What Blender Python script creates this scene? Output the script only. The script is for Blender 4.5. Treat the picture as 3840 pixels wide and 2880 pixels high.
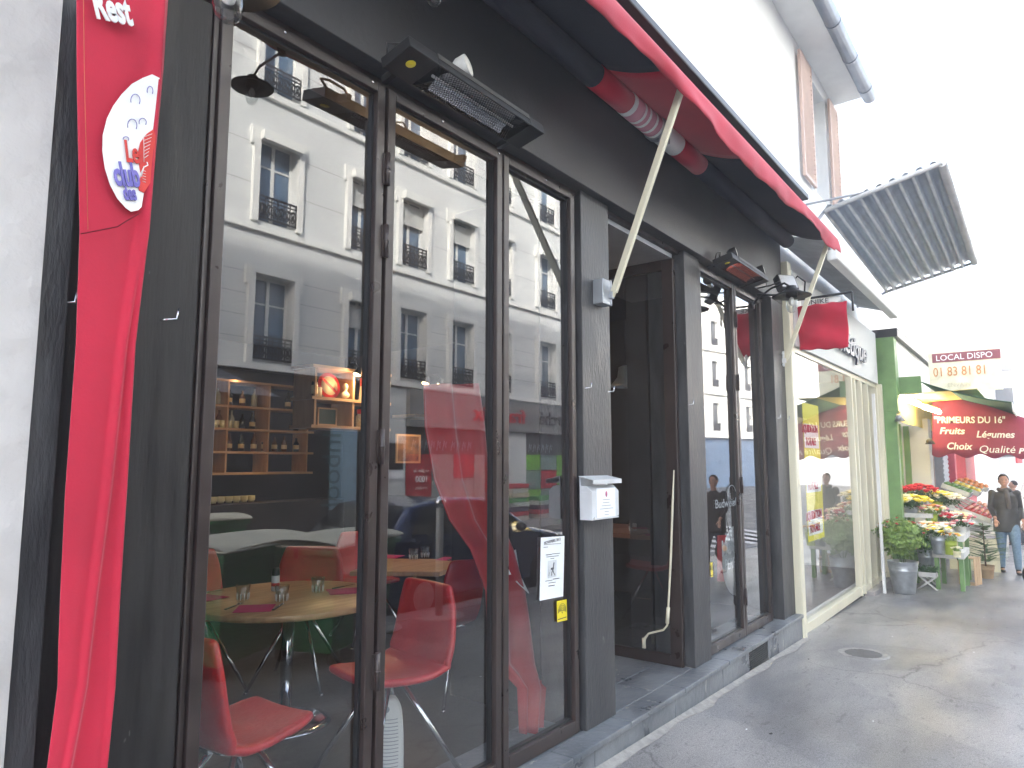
import bpy, bmesh, math, random
from mathutils import Vector, Matrix, noise
R=math.radians; PI=math.pi
random.seed(7)
sc=bpy.context.scene
for o in list(bpy.data.objects): bpy.data.objects.remove(o)
# ---------------------------------------------------------------- camera
PITCH=math.atan2(297,2620); ANG=math.atan2(2002,math.hypot(2620,297))
FH=Vector((math.cos(ANG),math.sin(ANG),0)); RT=Vector((math.sin(ANG),-math.cos(ANG),0))
FW=(FH*math.cos(PITCH)+Vector((0,0,math.sin(PITCH)))).normalized()
UPV=(Vector((0,0,math.cos(PITCH)))-FH*math.sin(PITCH)).normalized()
CAM=Vector((0,-2.3,1.55))
cd=bpy.data.cameras.new('camera'); cam=bpy.data.objects.new('camera',cd); sc.collection.objects.link(cam)
cam.matrix_world=Matrix(((RT.x,UPV.x,-FW.x,CAM.x),(RT.y,UPV.y,-FW.y,CAM.y),(RT.z,UPV.z,-FW.z,CAM.z),(0,0,0,1)))
cd.sensor_width=36; cd.lens=36*2620/3840; cd.clip_start=.02; cd.clip_end=1500
sc.camera=cam
# ---------------------------------------------------------------- sky, sun, exposure
SUN_EL=R(24); SUNV=Vector((-.80,.60,0)).normalized()
w=bpy.data.worlds.new('World'); sc.world=w; w.use_nodes=True
nt=w.node_tree; nt.nodes.clear()
sky=nt.nodes.new('ShaderNodeTexSky'); sky.sky_type='NISHITA'; sky.sun_disc=False
sky.sun_elevation=SUN_EL; sky.sun_rotation=math.atan2(SUNV.x,SUNV.y); sky.dust_density=4.0; sky.air_density=1.0
bg=nt.nodes.new('ShaderNodeBackground'); bg.inputs[1].default_value=.15
wo=nt.nodes.new('ShaderNodeOutputWorld'); hs=nt.nodes.new('ShaderNodeHueSaturation'); hs.inputs['Saturation'].default_value=.75; nt.links.new(sky.outputs[0],hs.inputs['Color']); nt.links.new(hs.outputs[0],bg.inputs[0]); nt.links.new(bg.outputs[0],wo.inputs[0])
sl=bpy.data.lights.new('sun','SUN'); sl.energy=2.5; sl.angle=R(.5); sl.color=(1,.95,.87)
so=bpy.data.objects.new('sun',sl); sc.collection.objects.link(so)
sd=Vector((SUNV.x*math.cos(SUN_EL),SUNV.y*math.cos(SUN_EL),math.sin(SUN_EL)))
so.rotation_euler=sd.to_track_quat('Z','Y').to_euler()
sc.view_settings.view_transform='Standard'; sc.view_settings.look='None'; sc.view_settings.gamma=1
sc.view_settings.use_curve_mapping=False; sc.view_settings.exposure=3.1
sc.cycles.transparent_max_bounces=24; sc.cycles.max_bounces=10
C=sc.collection
# ---------------------------------------------------------------- materials
MATS={}
def mat(n,col,rough=.6,metal=0,var=.12,scale=6,bump=0,bscale=None,col2=None,spec=.5,stretch=(1,1,1),coat=0,emis=None,estr=0,detail=4,trans=0,sheen=0,chips=None):
    if n in MATS: return MATS[n]
    m=bpy.data.materials.new(n); m.use_nodes=True; t=m.node_tree; b=t.nodes['Principled BSDF']
    tc=t.nodes.new('ShaderNodeTexCoord'); mp=t.nodes.new('ShaderNodeMapping'); mp.inputs['Scale'].default_value=stretch
    t.links.new(tc.outputs['Object'],mp.inputs[0])
    nz=t.nodes.new('ShaderNodeTexNoise'); nz.inputs['Scale'].default_value=scale; nz.inputs['Detail'].default_value=detail
    t.links.new(mp.outputs[0],nz.inputs['Vector'])
    rp=t.nodes.new('ShaderNodeValToRGB'); rp.color_ramp.elements[0].position=.3; rp.color_ramp.elements[1].position=.7
    c2=col2 or tuple(min(1,c*(1+var)) for c in col); c1=col if col2 else tuple(c*(1-var) for c in col)
    rp.color_ramp.elements[0].color=(*c1,1); rp.color_ramp.elements[1].color=(*c2,1)
    t.links.new(nz.outputs[0],rp.inputs[0]); t.links.new(rp.outputs[0],b.inputs['Base Color'])
    if chips:
        n3=t.nodes.new('ShaderNodeTexNoise'); n3.inputs['Scale'].default_value=chips[0]; n3.inputs['Detail'].default_value=3; n3.inputs['Roughness'].default_value=.65
        m3=t.nodes.new('ShaderNodeMapping'); m3.inputs['Scale'].default_value=(1,1,.35); t.links.new(tc.outputs['Object'],m3.inputs[0]); t.links.new(m3.outputs[0],n3.inputs['Vector'])
        r3=t.nodes.new('ShaderNodeValToRGB'); r3.color_ramp.elements[0].position=chips[1]; r3.color_ramp.elements[1].position=chips[1]+.03; t.links.new(n3.outputs[0],r3.inputs[0])
        mx=t.nodes.new('ShaderNodeMix'); mx.data_type='RGBA'; t.links.new(r3.outputs[0],mx.inputs[0]); t.links.new(rp.outputs[0],mx.inputs[6]); mx.inputs[7].default_value=(*chips[2],1); t.links.new(mx.outputs[2],b.inputs['Base Color'])
        rr=t.nodes.new('ShaderNodeMapRange'); rr.inputs[1].default_value=.3; rr.inputs[2].default_value=.7; rr.inputs[3].default_value=rough*.75; rr.inputs[4].default_value=min(1,rough*1.35); t.links.new(nz.outputs[0],rr.inputs[0]); t.links.new(rr.outputs[0],b.inputs['Roughness'])
    if not chips: b.inputs['Roughness'].default_value=rough
    b.inputs['Metallic'].default_value=metal; b.inputs['Specular IOR Level'].default_value=spec
    b.inputs['Coat Weight'].default_value=coat; b.inputs['Transmission Weight'].default_value=trans
    if sheen: b.inputs['Sheen Weight'].default_value=sheen
    if emis: b.inputs['Emission Color'].default_value=(*emis,1); b.inputs['Emission Strength'].default_value=estr
    if bump:
        n2=t.nodes.new('ShaderNodeTexNoise'); n2.inputs['Scale'].default_value=bscale or scale*4; n2.inputs['Detail'].default_value=5
        t.links.new(mp.outputs[0],n2.inputs['Vector'])
        bp=t.nodes.new('ShaderNodeBump'); bp.inputs['Strength'].default_value=bump; bp.inputs['Distance'].default_value=.02
        t.links.new(n2.outputs[0],bp.inputs['Height']); t.links.new(bp.outputs[0],b.inputs['Normal'])
    MATS[n]=m; return m
def glassmat(n,f0,tint=(.93,.95,.95),wave=.10):
    """thin clear glass: Schlick reflection of both faces together, the rest passes straight through"""
    if n in MATS: return MATS[n]
    m=bpy.data.materials.new(n); m.use_nodes=True; t=m.node_tree; t.nodes.clear(); L=t.links.new
    o=t.nodes.new('ShaderNodeOutputMaterial'); mx=t.nodes.new('ShaderNodeMixShader')
    ge=t.nodes.new('ShaderNodeNewGeometry'); dt=t.nodes.new('ShaderNodeVectorMath'); dt.operation='DOT_PRODUCT'; L(ge.outputs['Incoming'],dt.inputs[0]); L(ge.outputs['Normal'],dt.inputs[1])
    def mth(op,a,b_=None):
        k=t.nodes.new('ShaderNodeMath'); k.operation=op
        for i,v in enumerate((a,b_)):
            if v is None: continue
            if isinstance(v,(int,float)): k.inputs[i].default_value=v
            else: L(v,k.inputs[i])
        return k.outputs[0]
    c=mth('ABSOLUTE',dt.outputs['Value']); p5=mth('POWER',mth('SUBTRACT',1.0,c),4.0); f=mth('ADD',mth('MULTIPLY',p5,1-f0),f0)
    g=t.nodes.new('ShaderNodeBsdfGlossy'); g.inputs['Roughness'].default_value=0; g.inputs['Color'].default_value=(.97,.98,1,1)
    tr=t.nodes.new('ShaderNodeBsdfTransparent'); tr.inputs[0].default_value=(*tint,1)
    if wave:
        tc=t.nodes.new('ShaderNodeTexCoord'); nz=t.nodes.new('ShaderNodeTexNoise'); nz.inputs['Scale'].default_value=1.3; nz.inputs['Detail'].default_value=0
        bp=t.nodes.new('ShaderNodeBump'); bp.inputs['Strength'].default_value=wave; bp.inputs['Distance'].default_value=.01
        L(tc.outputs['Object'],nz.inputs['Vector']); L(nz.outputs[0],bp.inputs['Height']); L(bp.outputs[0],g.inputs['Normal'])
    L(f,mx.inputs[0]); L(tr.outputs[0],mx.inputs[1]); L(g.outputs[0],mx.inputs[2]); L(mx.outputs[0],o.inputs[0])
    MATS[n]=m; return m
GLASS=glassmat('window_glass',.14,(.93,.95,.95),.05)
JAR=glassmat('jar_glass',.08,(.85,.87,.87),0)
black_wood=mat('black_stained_wood',(.012,.011,.011),.5,chips=(13,.74,(.16,.15,.14)),var=.35,scale=3,stretch=(6,6,.6),bump=.10,bscale=22,col2=(.030,.028,.027),spec=.35)
black_paint=mat('black_paint',(.014,.014,.015),.6,scale=2,col2=(.030,.030,.032),bump=.1,bscale=40,spec=.35)
pillar_paint=mat('pillar_black_paint',(.026,.026,.029),.42,chips=(11,.755,(.16,.155,.15)),scale=4,stretch=(3,3,.7),col2=(.066,.066,.069),bump=.25,bscale=26,detail=8,spec=.5)
fascia_paint=mat('fascia_paint',(.028,.028,.032),.48,chips=(9,.75,(.10,.10,.10)),detail=8,scale=1.4,col2=(.055,.055,.058),bump=.08,bscale=30,spec=.45)
brown_metal=mat('brown_lacquered_metal',(.028,.018,.016),.35,chips=(22,.80,(.10,.08,.07)),scale=8,col2=(.040,.027,.024),spec=.6)
plaster=mat('white_plaster',(.45,.425,.405),.85,scale=1.6,col2=(.60,.575,.55),bump=.9,bscale=7,detail=9)
white_wall=mat('white_render',(.76,.76,.75),.9,var=.07,scale=1.3,bump=.3,detail=9)
slate=mat('slate_slab',(.075,.085,.10),.32,chips=(10,.66,(.34,.33,.31)),detail=9,scale=2.8,col2=(.22,.235,.25),bump=.35,bscale=14,spec=.5)
red_canvas=mat('red_canvas',(.47,.012,.040),.9,var=.16,scale=2.2,detail=8,bump=.06,bscale=120,sheen=.2)
navy_canvas=mat('navy_canvas',(.022,.024,.042),.85,var=.15,scale=3,bump=.1,bscale=60)
white_paint=mat('white_paint',(.78,.78,.76),.5,var=.04)
cream=mat('cream_lacquer',(.72,.68,.52),.35,scale=2,var=.06,spec=.6)
chrome=mat('chrome',(.75,.75,.77),.12,1,var=.03)
steel=mat('galvanised_steel',(.45,.48,.50),.42,.75,var=.2,scale=9)
grey_metal=mat('grey_metal',(.35,.37,.40),.45,.6,var=.1)
dark_metal=mat('dark_metal',(.03,.03,.032),.4,.4)
iron=mat('wrought_iron',(.02,.022,.03),.5,.3)
leather=mat('red_leather',(.44,.008,.012),.38,var=.18,scale=5,bump=.12,bscale=60,spec=.6)
wood=mat('oak_table',(.34,.18,.09),.4,scale=3,stretch=(1,9,1),col2=(.50,.29,.15),bump=.05,spec=.5)
shelfwood=mat('shelf_wood',(.36,.20,.09),.5,scale=3,stretch=(1,6,1),col2=(.48,.29,.14))
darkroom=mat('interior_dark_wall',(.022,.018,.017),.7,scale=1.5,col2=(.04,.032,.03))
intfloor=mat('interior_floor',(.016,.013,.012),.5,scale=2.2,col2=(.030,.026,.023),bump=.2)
stonew=mat('pale_stone_render',(.62,.64,.63),.9,var=.09,scale=.7,bump=.1,bscale=5,detail=8)
stonem=mat('stone_moulding',(.70,.71,.68),.85,var=.05,scale=1)
paper=mat('paper',(.85,.88,.90),.6,var=.02)
ink=mat('ink',(.05,.05,.06),.7,var=.02)
green_paint=mat('green_paint',(.17,.31,.11),.45,var=.22,scale=3,detail=8,chips=(8,.73,(.45,.50,.40)))
bin_green=mat('bin_green_plastic',(.012,.16,.05),.42,var=.12)
bin_cream=mat('bin_lid_cream_plastic',(.68,.65,.50),.5,var=.1,scale=5)
yellow=mat('yellow_plastic',(.80,.66,.02),.4,var=.02)
burg=mat('burgundy_canvas',(.26,.028,.065),.8,var=.1,bump=.1,bscale=30)
# ---------------------------------------------------------------- builder
class M:
    def __init__(s): s.b=bmesh.new(); s.mi=0
    def _mark(s,fs):
        for f in fs: f.material_index=s.mi
    def box(s,x0,y0,z0,x1,y1,z1,mx=None):
        v=[s.b.verts.new((x,y,z)) for x in (x0,x1) for y in (y0,y1) for z in (z0,z1)]
        q=[(0,1,3,2),(4,6,7,5),(0,4,5,1),(2,3,7,6),(0,2,6,4),(1,5,7,3)]
        s._mark([s.b.faces.new([v[i] for i in f]) for f in q])
        if mx: 
            for a in v: a.co=mx@a.co
        return s
    def quad(s,*p): s._mark([s.b.faces.new([s.b.verts.new(a) for a in p])]); return s
    def poly(s,pts,th):
        """flat polygon pts (3-D) extruded by vector th"""
        th=Vector(th); a=[s.b.verts.new(p) for p in pts]; c=[s.b.verts.new(Vector(p)+th) for p in pts]; n=len(pts)
        f=[s.b.faces.new(a),s.b.faces.new(c[::-1])]
        for i in range(n): f.append(s.b.faces.new([a[i],c[i],c[(i+1)%n],a[(i+1)%n]]))
        s._mark(f); return s
    def tube(s,pts,r,n=10,cap=True):
        pts=[Vector(p) for p in pts]; rr=r if isinstance(r,(list,tuple)) else [r]*len(pts); rings=[]; prev=None
        for i,p in enumerate(pts):
            d=(pts[min(i+1,len(pts)-1)]-pts[max(i-1,0)]).normalized()
            if prev is None: u=d.orthogonal().normalized()
            else: u=(prev-d*prev.dot(d)).normalized()
            prev=u; v=d.cross(u)
            rings.append([s.b.verts.new(p+(u*math.cos(2*PI*k/n)+v*math.sin(2*PI*k/n))*rr[i]) for k in range(n)])
        f=[]
        for a,c in zip(rings,rings[1:]):
            for k in range(n): f.append(s.b.faces.new([a[k],a[(k+1)%n],c[(k+1)%n],c[k]]))
        if cap: f.append(s.b.faces.new(rings[0][::-1])); f.append(s.b.faces.new(rings[-1]))
        for x in f[:-2] if cap else f: x.smooth=True
        s._mark(f); return s
    def lathe(s,prof,c=(0,0,0),n=24,mx=None,cap=True):
        rings=[]; 
        for r,z in prof: rings.append([s.b.verts.new((c[0]+r*math.cos(2*PI*k/n),c[1]+r*math.sin(2*PI*k/n),c[2]+z)) for k in range(n)])
        f=[]
        for a,d in zip(rings,rings[1:]):
            for k in range(n): q=s.b.faces.new([a[k],a[(k+1)%n],d[(k+1)%n],d[k]]); q.smooth=True; f.append(q)
        if cap:
            f.append(s.b.faces.new(rings[0][::-1])); f.append(s.b.faces.new(rings[-1]))
        s._mark(f)
        if mx:
            for rg in rings:
                for v in rg: v.co=mx@v.co
        return s
    def ball(s,c,r,sx=1,sy=1,sz=1,u=14,v=9,mx=None):
        c=Vector(c); g=bmesh.ops.create_uvsphere(s.b,u_segments=u,v_segments=v,radius=r)
        vs=g['verts']
        for a in vs:
            a.co=Vector((a.co.x*sx,a.co.y*sy,a.co.z*sz))
            if mx: a.co=mx@a.co
            a.co+=c
        fs={f for a in vs for f in a.link_faces}
        for f in fs: f.smooth=True
        s._mark(fs); return s
    def grid(s,fn,nu,nv,smooth=True):
        g=[[s.b.verts.new(fn(i/nu,j/nv)) for j in range(nv+1)] for i in range(nu+1)]; f=[]
        for i in range(nu):
            for j in range(nv):
                q=s.b.faces.new([g[i][j],g[i+1][j],g[i+1][j+1],g[i][j+1]]); q.smooth=smooth; f.append(q)
        s._mark(f); return s
    def build(s,name,m,parent=None,bevel=0,solid=0,remesh=0,sub=0,wn=False):
        me=bpy.data.meshes.new(name); bmesh.ops.recalc_face_normals(s.b,faces=s.b.faces[:]); s.b.to_mesh(me); s.b.free()
        for x in (m if isinstance(m,(list,tuple)) else [m]): me.materials.append(x)
        o=bpy.data.objects.new(name,me); C.objects.link(o)
        if parent is not None: o.parent=parent
        if solid: md=o.modifiers.new('t','SOLIDIFY'); md.thickness=solid; md.offset=0
        if remesh:
            md=o.modifiers.new('r','REMESH'); md.mode='VOXEL'; md.voxel_size=remesh; md.use_smooth_shade=True
            md=o.modifiers.new('s','SMOOTH'); md.iterations=4; md.factor=.6
        if sub: md=o.modifiers.new('s','SUBSURF'); md.levels=sub; md.render_levels=sub
        if bevel: md=o.modifiers.new('b','BEVEL'); md.width=bevel; md.segments=2; md.limit_method='ANGLE'
        return o
def tag(o,label=None,cat=None,group=None,kind=None):
    if label: o['label']=label
    if cat: o['category']=cat
    if group: o['group']=group
    if kind: o['kind']=kind
    return o
def thing(name,label,cat,loc=(0,0,0),rz=0,group=None,rot=None):
    o=bpy.data.objects.new(name,None); C.objects.link(o); o.location=loc; o.rotation_euler=rot or (0,0,rz); o.empty_display_size=.1
    return tag(o,label,cat,group)
def dup(root,loc=None,rz=None,label=None,group=None,scale=None,rot=None):
    m={}
    def cp(o,p):
        c=o.copy(); C.objects.link(c)
        if p is not None: c.parent=p
        for ch in list(o.children): cp(ch,c)
        return c
    r=cp(root,root.parent)
    if loc is not None: r.location=loc
    if rz is not None: r.rotation_euler=(0,0,rz)
    if rot is not None: r.rotation_euler=rot
    if scale is not None: r.scale=(scale,)*3 if not isinstance(scale,tuple) else scale
    if label: r['label']=label
    if group: r['group']=group
    return r
def struct(name,mm,m,**k): return tag(mm.build(name,m,**k),kind='structure')
def text(name,body,size,m,origin,xdir,updir,parent=None,depth=.004,shear=0,space=1,align='LEFT',bold=0,sx=1):
    cu=bpy.data.curves.new(name,'FONT'); cu.body=body; cu.size=size; cu.extrude=depth/2; cu.shear=shear; cu.space_character=space; cu.align_x=align; cu.offset=bold
    cu.resolution_u=3
    t=bpy.data.objects.new(name,cu); C.objects.link(t); dg=bpy.context.evaluated_depsgraph_get()
    me=bpy.data.meshes.new_from_object(t.evaluated_get(dg)); bpy.data.objects.remove(t); bpy.data.curves.remove(cu)
    if bold and max(v.co.y for v in me.vertices)>1.6*size: return text(name,body,size,m,origin,xdir,updir,parent,depth,shear,space,align,0,sx)
    me.materials.clear(); me.materials.append(m)
    x=Vector(xdir).normalized(); u=Vector(updir).normalized(); n=x.cross(u)
    mx=Matrix(((x.x*sx,u.x,n.x,origin[0]),(x.y*sx,u.y,n.y,origin[1]),(x.z*sx,u.z,n.z,origin[2]),(0,0,0,1)))
    me.transform(mx); o=bpy.data.objects.new(name,me); C.objects.link(o)
    if parent is not None: o.parent=parent
    return o
def fit(o,origin,xdir,width):
    xd=Vector(xdir).normalized(); og=Vector(origin); d=[(v.co-og).dot(xd) for v in o.data.vertices]; a,b_=min(d),max(d); k=width/(b_-a)
    for v in o.data.vertices:
        t_=(v.co-og).dot(xd); v.co+=xd*((t_-a)*k-t_)

# photo pixel (3840 wide) -> point on a plane of the place
def ray(px,py): return FW*2636.8*0+FW*2620+RT*(px-1920)+UPV*(1440-py)
def ony(px,py,Y): r=ray(px,py); return CAM+r*((Y-CAM.y)/r.y)
def onx(px,py,X): r=ray(px,py); return CAM+r*((X-CAM.x)/r.x)
def onz(px,py,Z): r=ray(px,py); return CAM+r*((Z-CAM.z)/r.z)
def gz(x,y):
    a=-.06-.025*max(min(x,40),-40)
    t=min(1,max(0,(-y-4.5)/4.5)); return a*(1-t)+(-.08)*t
# ================================================================ SETTING: ground
def sheet(x0,x1,y0,y1,dz,nx,ny):
    m=M(); m.grid(lambda u,v:(x0+(x1-x0)*u,y0+(y1-y0)*v,gz(x0+(x1-x0)*u,y0+(y1-y0)*v)+dz),nx,ny,True); return m
def asphalt(n,c1,c2,rough,wet=True):
    m=bpy.data.materials.new(n); m.use_nodes=True; t=m.node_tree; b=t.nodes['Principled BSDF']; L=t.links.new
    tc=t.nodes.new('ShaderNodeTexCoord')
    def nz(s,d=4,st=None):
        k=t.nodes.new('ShaderNodeTexNoise'); k.inputs['Scale'].default_value=s; k.inputs['Detail'].default_value=d
        if st:
            mp=t.nodes.new('ShaderNodeMapping'); mp.inputs['Scale'].default_value=st; L(tc.outputs['Object'],mp.inputs[0]); L(mp.outputs[0],k.inputs['Vector'])
        else: L(tc.outputs['Object'],k.inputs['Vector'])
        return k
    def ramp(a,b_,ca,cb):
        r=t.nodes.new('ShaderNodeValToRGB'); r.color_ramp.elements[0].position=a; r.color_ramp.elements[1].position=b_; r.color_ramp.elements[0].color=ca; r.color_ramp.elements[1].color=cb; return r
    n1=nz(.9,6,(.7,1.6,1)); r1=ramp(.35,.68,(*c1,1),(*c2,1)); L(n1.outputs[0],r1.inputs[0])
    n2=nz(140,3); r2=ramp(.3,.75,(.5,.5,.5,1),(1.45,1.45,1.45,1)); L(n2.outputs[0],r2.inputs[0])
    mx=t.nodes.new('ShaderNodeMix'); mx.data_type='RGBA'; mx.blend_type='MULTIPLY'; mx.inputs[0].default_value=1; L(r1.outputs[0],mx.inputs[6]); L(r2.outputs[0],mx.inputs[7])
    # dark worn stains, pale scuffs
    n3=nz(7,3,(.5,1.8,1)); r3=ramp(.66,.72,(1,1,1,1),(.45,.45,.46,1)); L(n3.outputs[0],r3.inputs[0])
    m3=t.nodes.new('ShaderNodeMix'); m3.data_type='RGBA'; m3.blend_type='MULTIPLY'; m3.inputs[0].default_value=.8; L(mx.outputs[2],m3.inputs[6]); L(r3.outputs[0],m3.inputs[7])
    n5=nz(16,2,(.6,1.7,1)); r5=ramp(.745,.76,(0,0,0,1),(1,1,1,1)); L(n5.outputs[0],r5.inputs[0])
    m5=t.nodes.new('ShaderNodeMix'); m5.data_type='RGBA'; L(r5.outputs[0],m5.inputs[0]); L(m3.outputs[2],m5.inputs[6]); m5.inputs[7].default_value=(.32,.31,.30,1)
    vo=t.nodes.new('ShaderNodeTexVoronoi'); vo.feature='DISTANCE_TO_EDGE'; vo.inputs['Scale'].default_value=.42; n6=nz(2.2,5); mm=t.nodes.new('ShaderNodeVectorMath'); mm.operation='MULTIPLY_ADD'; L(n6.outputs['Color'],mm.inputs[0]); mm.inputs[1].default_value=(.55,.55,.0); L(tc.outputs['Object'],mm.inputs[2]); L(mm.outputs[0],vo.inputs['Vector'])
    r6=ramp(.0,.0045,(.30,.30,.30,1),(1,1,1,1)); L(vo.outputs[0],r6.inputs[0]); m6=t.nodes.new('ShaderNodeMix'); m6.data_type='RGBA'; m6.blend_type='MULTIPLY'; m6.inputs[0].default_value=.8; L(m5.outputs[2],m6.inputs[6]); L(r6.outputs[0],m6.inputs[7])
    n7=nz(.55,3,(1,1,1)); r7=ramp(.52,.535,(1,1,1,1),(.80,.81,.83,1)); L(n7.outputs[0],r7.inputs[0]); m7=t.nodes.new('ShaderNodeMix'); m7.data_type='RGBA'; m7.blend_type='MULTIPLY'; m7.inputs[0].default_value=1; L(m6.outputs[2],m7.inputs[6]); L(r7.outputs[0],m7.inputs[7])
    n8=nz(34,2); r8=ramp(.60,.74,(1,1,1,1),(.55,.55,.55,1)); L(n8.outputs[0],r8.inputs[0]); m8=t.nodes.new('ShaderNodeMix'); m8.data_type='RGBA'; m8.blend_type='MULTIPLY'; m8.inputs[0].default_value=1; L(m7.outputs[2],m8.inputs[6]); L(r8.outputs[0],m8.inputs[7])
    L(m8.outputs[2],b.inputs['Base Color'])
    n4=nz(1.6,4,(.6,1.5,1)); r4=ramp(.42,.62,(rough,)*3+(1,),(rough*.62,)*3+(1,)); L(n4.outputs[0],r4.inputs[0]); L(r4.outputs[0],b.inputs['Roughness'])
    bp=t.nodes.new('ShaderNodeBump'); bp.inputs['Strength'].default_value=.35; bp.inputs['Distance'].default_value=.006; L(n2.outputs[0],bp.inputs['Height']); L(bp.outputs[0],b.inputs['Normal'])
    b.inputs['Specular IOR Level'].default_value=.55
    return m
pave_m=asphalt('pavement_asphalt',(.20,.195,.195),(.35,.34,.33),.46)
road_m=asphalt('road_asphalt',(.045,.046,.05),(.085,.085,.09),.6)
struct('ground',M().quad((-300,-300,-3),(300,-300,-3),(300,300,-3),(-300,300,-3)),road_m)
struct('pavement',sheet(-12,70,-3.7,.02,0,82,6),pave_m)
struct('road',sheet(-60,160,-8.6,-3.55,-.13,110,8),road_m)
struct('far_pavement',sheet(-12,27,-20,-8.6,0,40,8),pave_m)
struct('side_road',sheet(27,160,-80,-8.6,-.10,30,20),road_m)
kerb=mat('granite_kerb',(.30,.29,.28),.7,scale=30,var=.2,bump=.2)
def kerbm(x0,x1,y0,y1):
    m=M(); n=int((x1-x0)/1.0)
    for i in range(n):
        a=x0+i; za=gz(a,y1); zb=gz(a+.99,y1)
        v=[m.b.verts.new(p) for p in ((a,y0,za-.3),(a+.99,y0,zb-.3),(a+.99,y1,zb-.3),(a,y1,za-.3),(a,y0,za+.012),(a+.99,y0,zb+.012),(a+.99,y1,zb+.012),(a,y1,za+.012))]
        for f in ((0,1,2,3),(4,5,6,7),(0,1,5,4),(1,2,6,5),(2,3,7,6),(3,0,4,7)): m.b.faces.new([v[i] for i in f])
    return m
struct('kerb',kerbm(-12,70,-3.85,-3.55),kerb,bevel=.01)
struct('far_kerb',kerbm(-12,27,-8.75,-8.5),kerb,bevel=.01)
zm=M()
for i in range(9):
    x=14.5+i*1.0
    zm.quad(*[(a,b_,gz(a,b_)-.124) for a,b_ in ((x,-8.2),(x+.5,-8.2),(x+.5,-4.0),(x,-4.0))])
struct('road_marking',zm,white_paint)
# ================================================================ RESTAURANT
rest=thing('restaurant_building','black fronted ground floor restaurant with tall folding glass doors','building')
def frame_rect(x0,x1,z0,z1,w,y0,y1,wb=None):
    wb=wb or w; m=M()
    m.box(x0,y0,z0,x0+w,y1,z1); m.box(x1-w,y0,z0,x1,y1,z1); m.box(x0+w,y0,z0,x1-w,y1,z0+wb); m.box(x0+w,y0,z1-w,x1-w,y1,z1); return m
def glass_door(x0,x1,z0=0,z1=3.24,hinge_r=True):
    d=frame_rect(x0,x1,z0+.004,z1,.045,-.045,.02,.075).build('glass_door',brown_metal,rest,bevel=.004)
    m=M();     m.quad((x0+.04,-.004,z0+.07),(x0+.04,-.004,z1-.04),(x1-.04,-.004,z1-.04),(x1-.04,-.004,z0+.07)); m.build('pane',GLASS,d)
    # dark rubber gasket behind the glass
    frame_rect(x0+.045,x1-.045,z0+.079,z1-.045,.012,-.02,.004).build('gasket',dark_metal,d)
    return d
def hinge(x,z):
    m=M(); m.tube([(x,-.058,z-.075),(x,-.058,z+.075)],.011,10); m.box(x-.02,-.052,z-.07,x+.02,-.045,z+.07); m.tube([(x,-.058,z-.004),(x,-.058,z+.004)],.0135,10)
    m.build('hinge',brown_metal,rest)
glass_door(1.245,2.03); glass_door(2.05,2.885); glass_door(2.90,3.62)
for z in (.7,1.62,2.52,2.85): hinge(2.04,z)
glass_door(5.60,6.455); glass_door(6.47,7.25)
for z in (.35,1.35,2.3,2.9): hinge(6.46,z)
# post between pane 1 frame and left pillar
m=M(); m.box(1.20,-.03,0,1.243,.02,3.27); m.box(1.215,-.045,0,1.222,-.03,3.27); m.box(3.625,-.02,0,3.652,.04,3.27); m.box(7.255,-.02,0,7.345,.04,3.27); m.box(5.565,-.03,0,5.598,.03,3.27); m.build('door_jamb',brown_metal,rest,bevel=.003)
def pillar(x0,x1,y0,m_=pillar_paint):
    M().box(x0,y0,0,x1,.25,3.27).build('pillar',m_,rest,bevel=.004)
pillar(3.655,4.005,-.07); pillar(5.235,5.56,-.075); pillar(7.35,7.74,-.125)
# left pillar: timber boards
m=M(); m.box(.80,-.055,-.2,1.198,.3,3.27); m.build('pillar',black_wood,rest)
m=M(); m.box(.718,-.11,-.2,.79,.3,3.4); m.build('pillar_trim',pillar_paint,rest,bevel=.003)
m=M(); m.box(.80,-.032,3.242,7.74,.25,3.268); m.build('door_head',brown_metal,rest)
# fascia, soffit
m=M(); m.box(.735,-.13,3.27,7.74,.3,4.40); m.build('fascia',fascia_paint,rest,bevel=.004)
m=M(); m.box(.60,-.44,4.40,7.80,.3,4.46); m.box(.60,-.36,4.34,7.80,-.132,4.398); m.build('cornice',dark_metal,rest,bevel=.01)
m=M(); m.box(.62,-.40,4.463,7.80,.3,4.50); m.build('cornice_cap',stonem,rest)
# small screw heads along the head rail
m=M()
for x in [1.5,1.95,2.4,2.85,3.3]: m.ball((x,-.048,3.222),.006)
m.build('screws',chrome,rest)
# interior shell
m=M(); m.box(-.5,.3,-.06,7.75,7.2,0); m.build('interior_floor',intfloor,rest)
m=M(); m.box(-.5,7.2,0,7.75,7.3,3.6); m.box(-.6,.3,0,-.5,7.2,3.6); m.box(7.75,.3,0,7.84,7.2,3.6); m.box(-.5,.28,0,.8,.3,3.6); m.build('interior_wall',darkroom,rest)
m=M(); m.box(-.5,.3,3.35,7.75,7.2,3.42); m.build('interior_ceiling',mat('black_ceiling',(.008,.008,.009),.8),rest)
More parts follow.
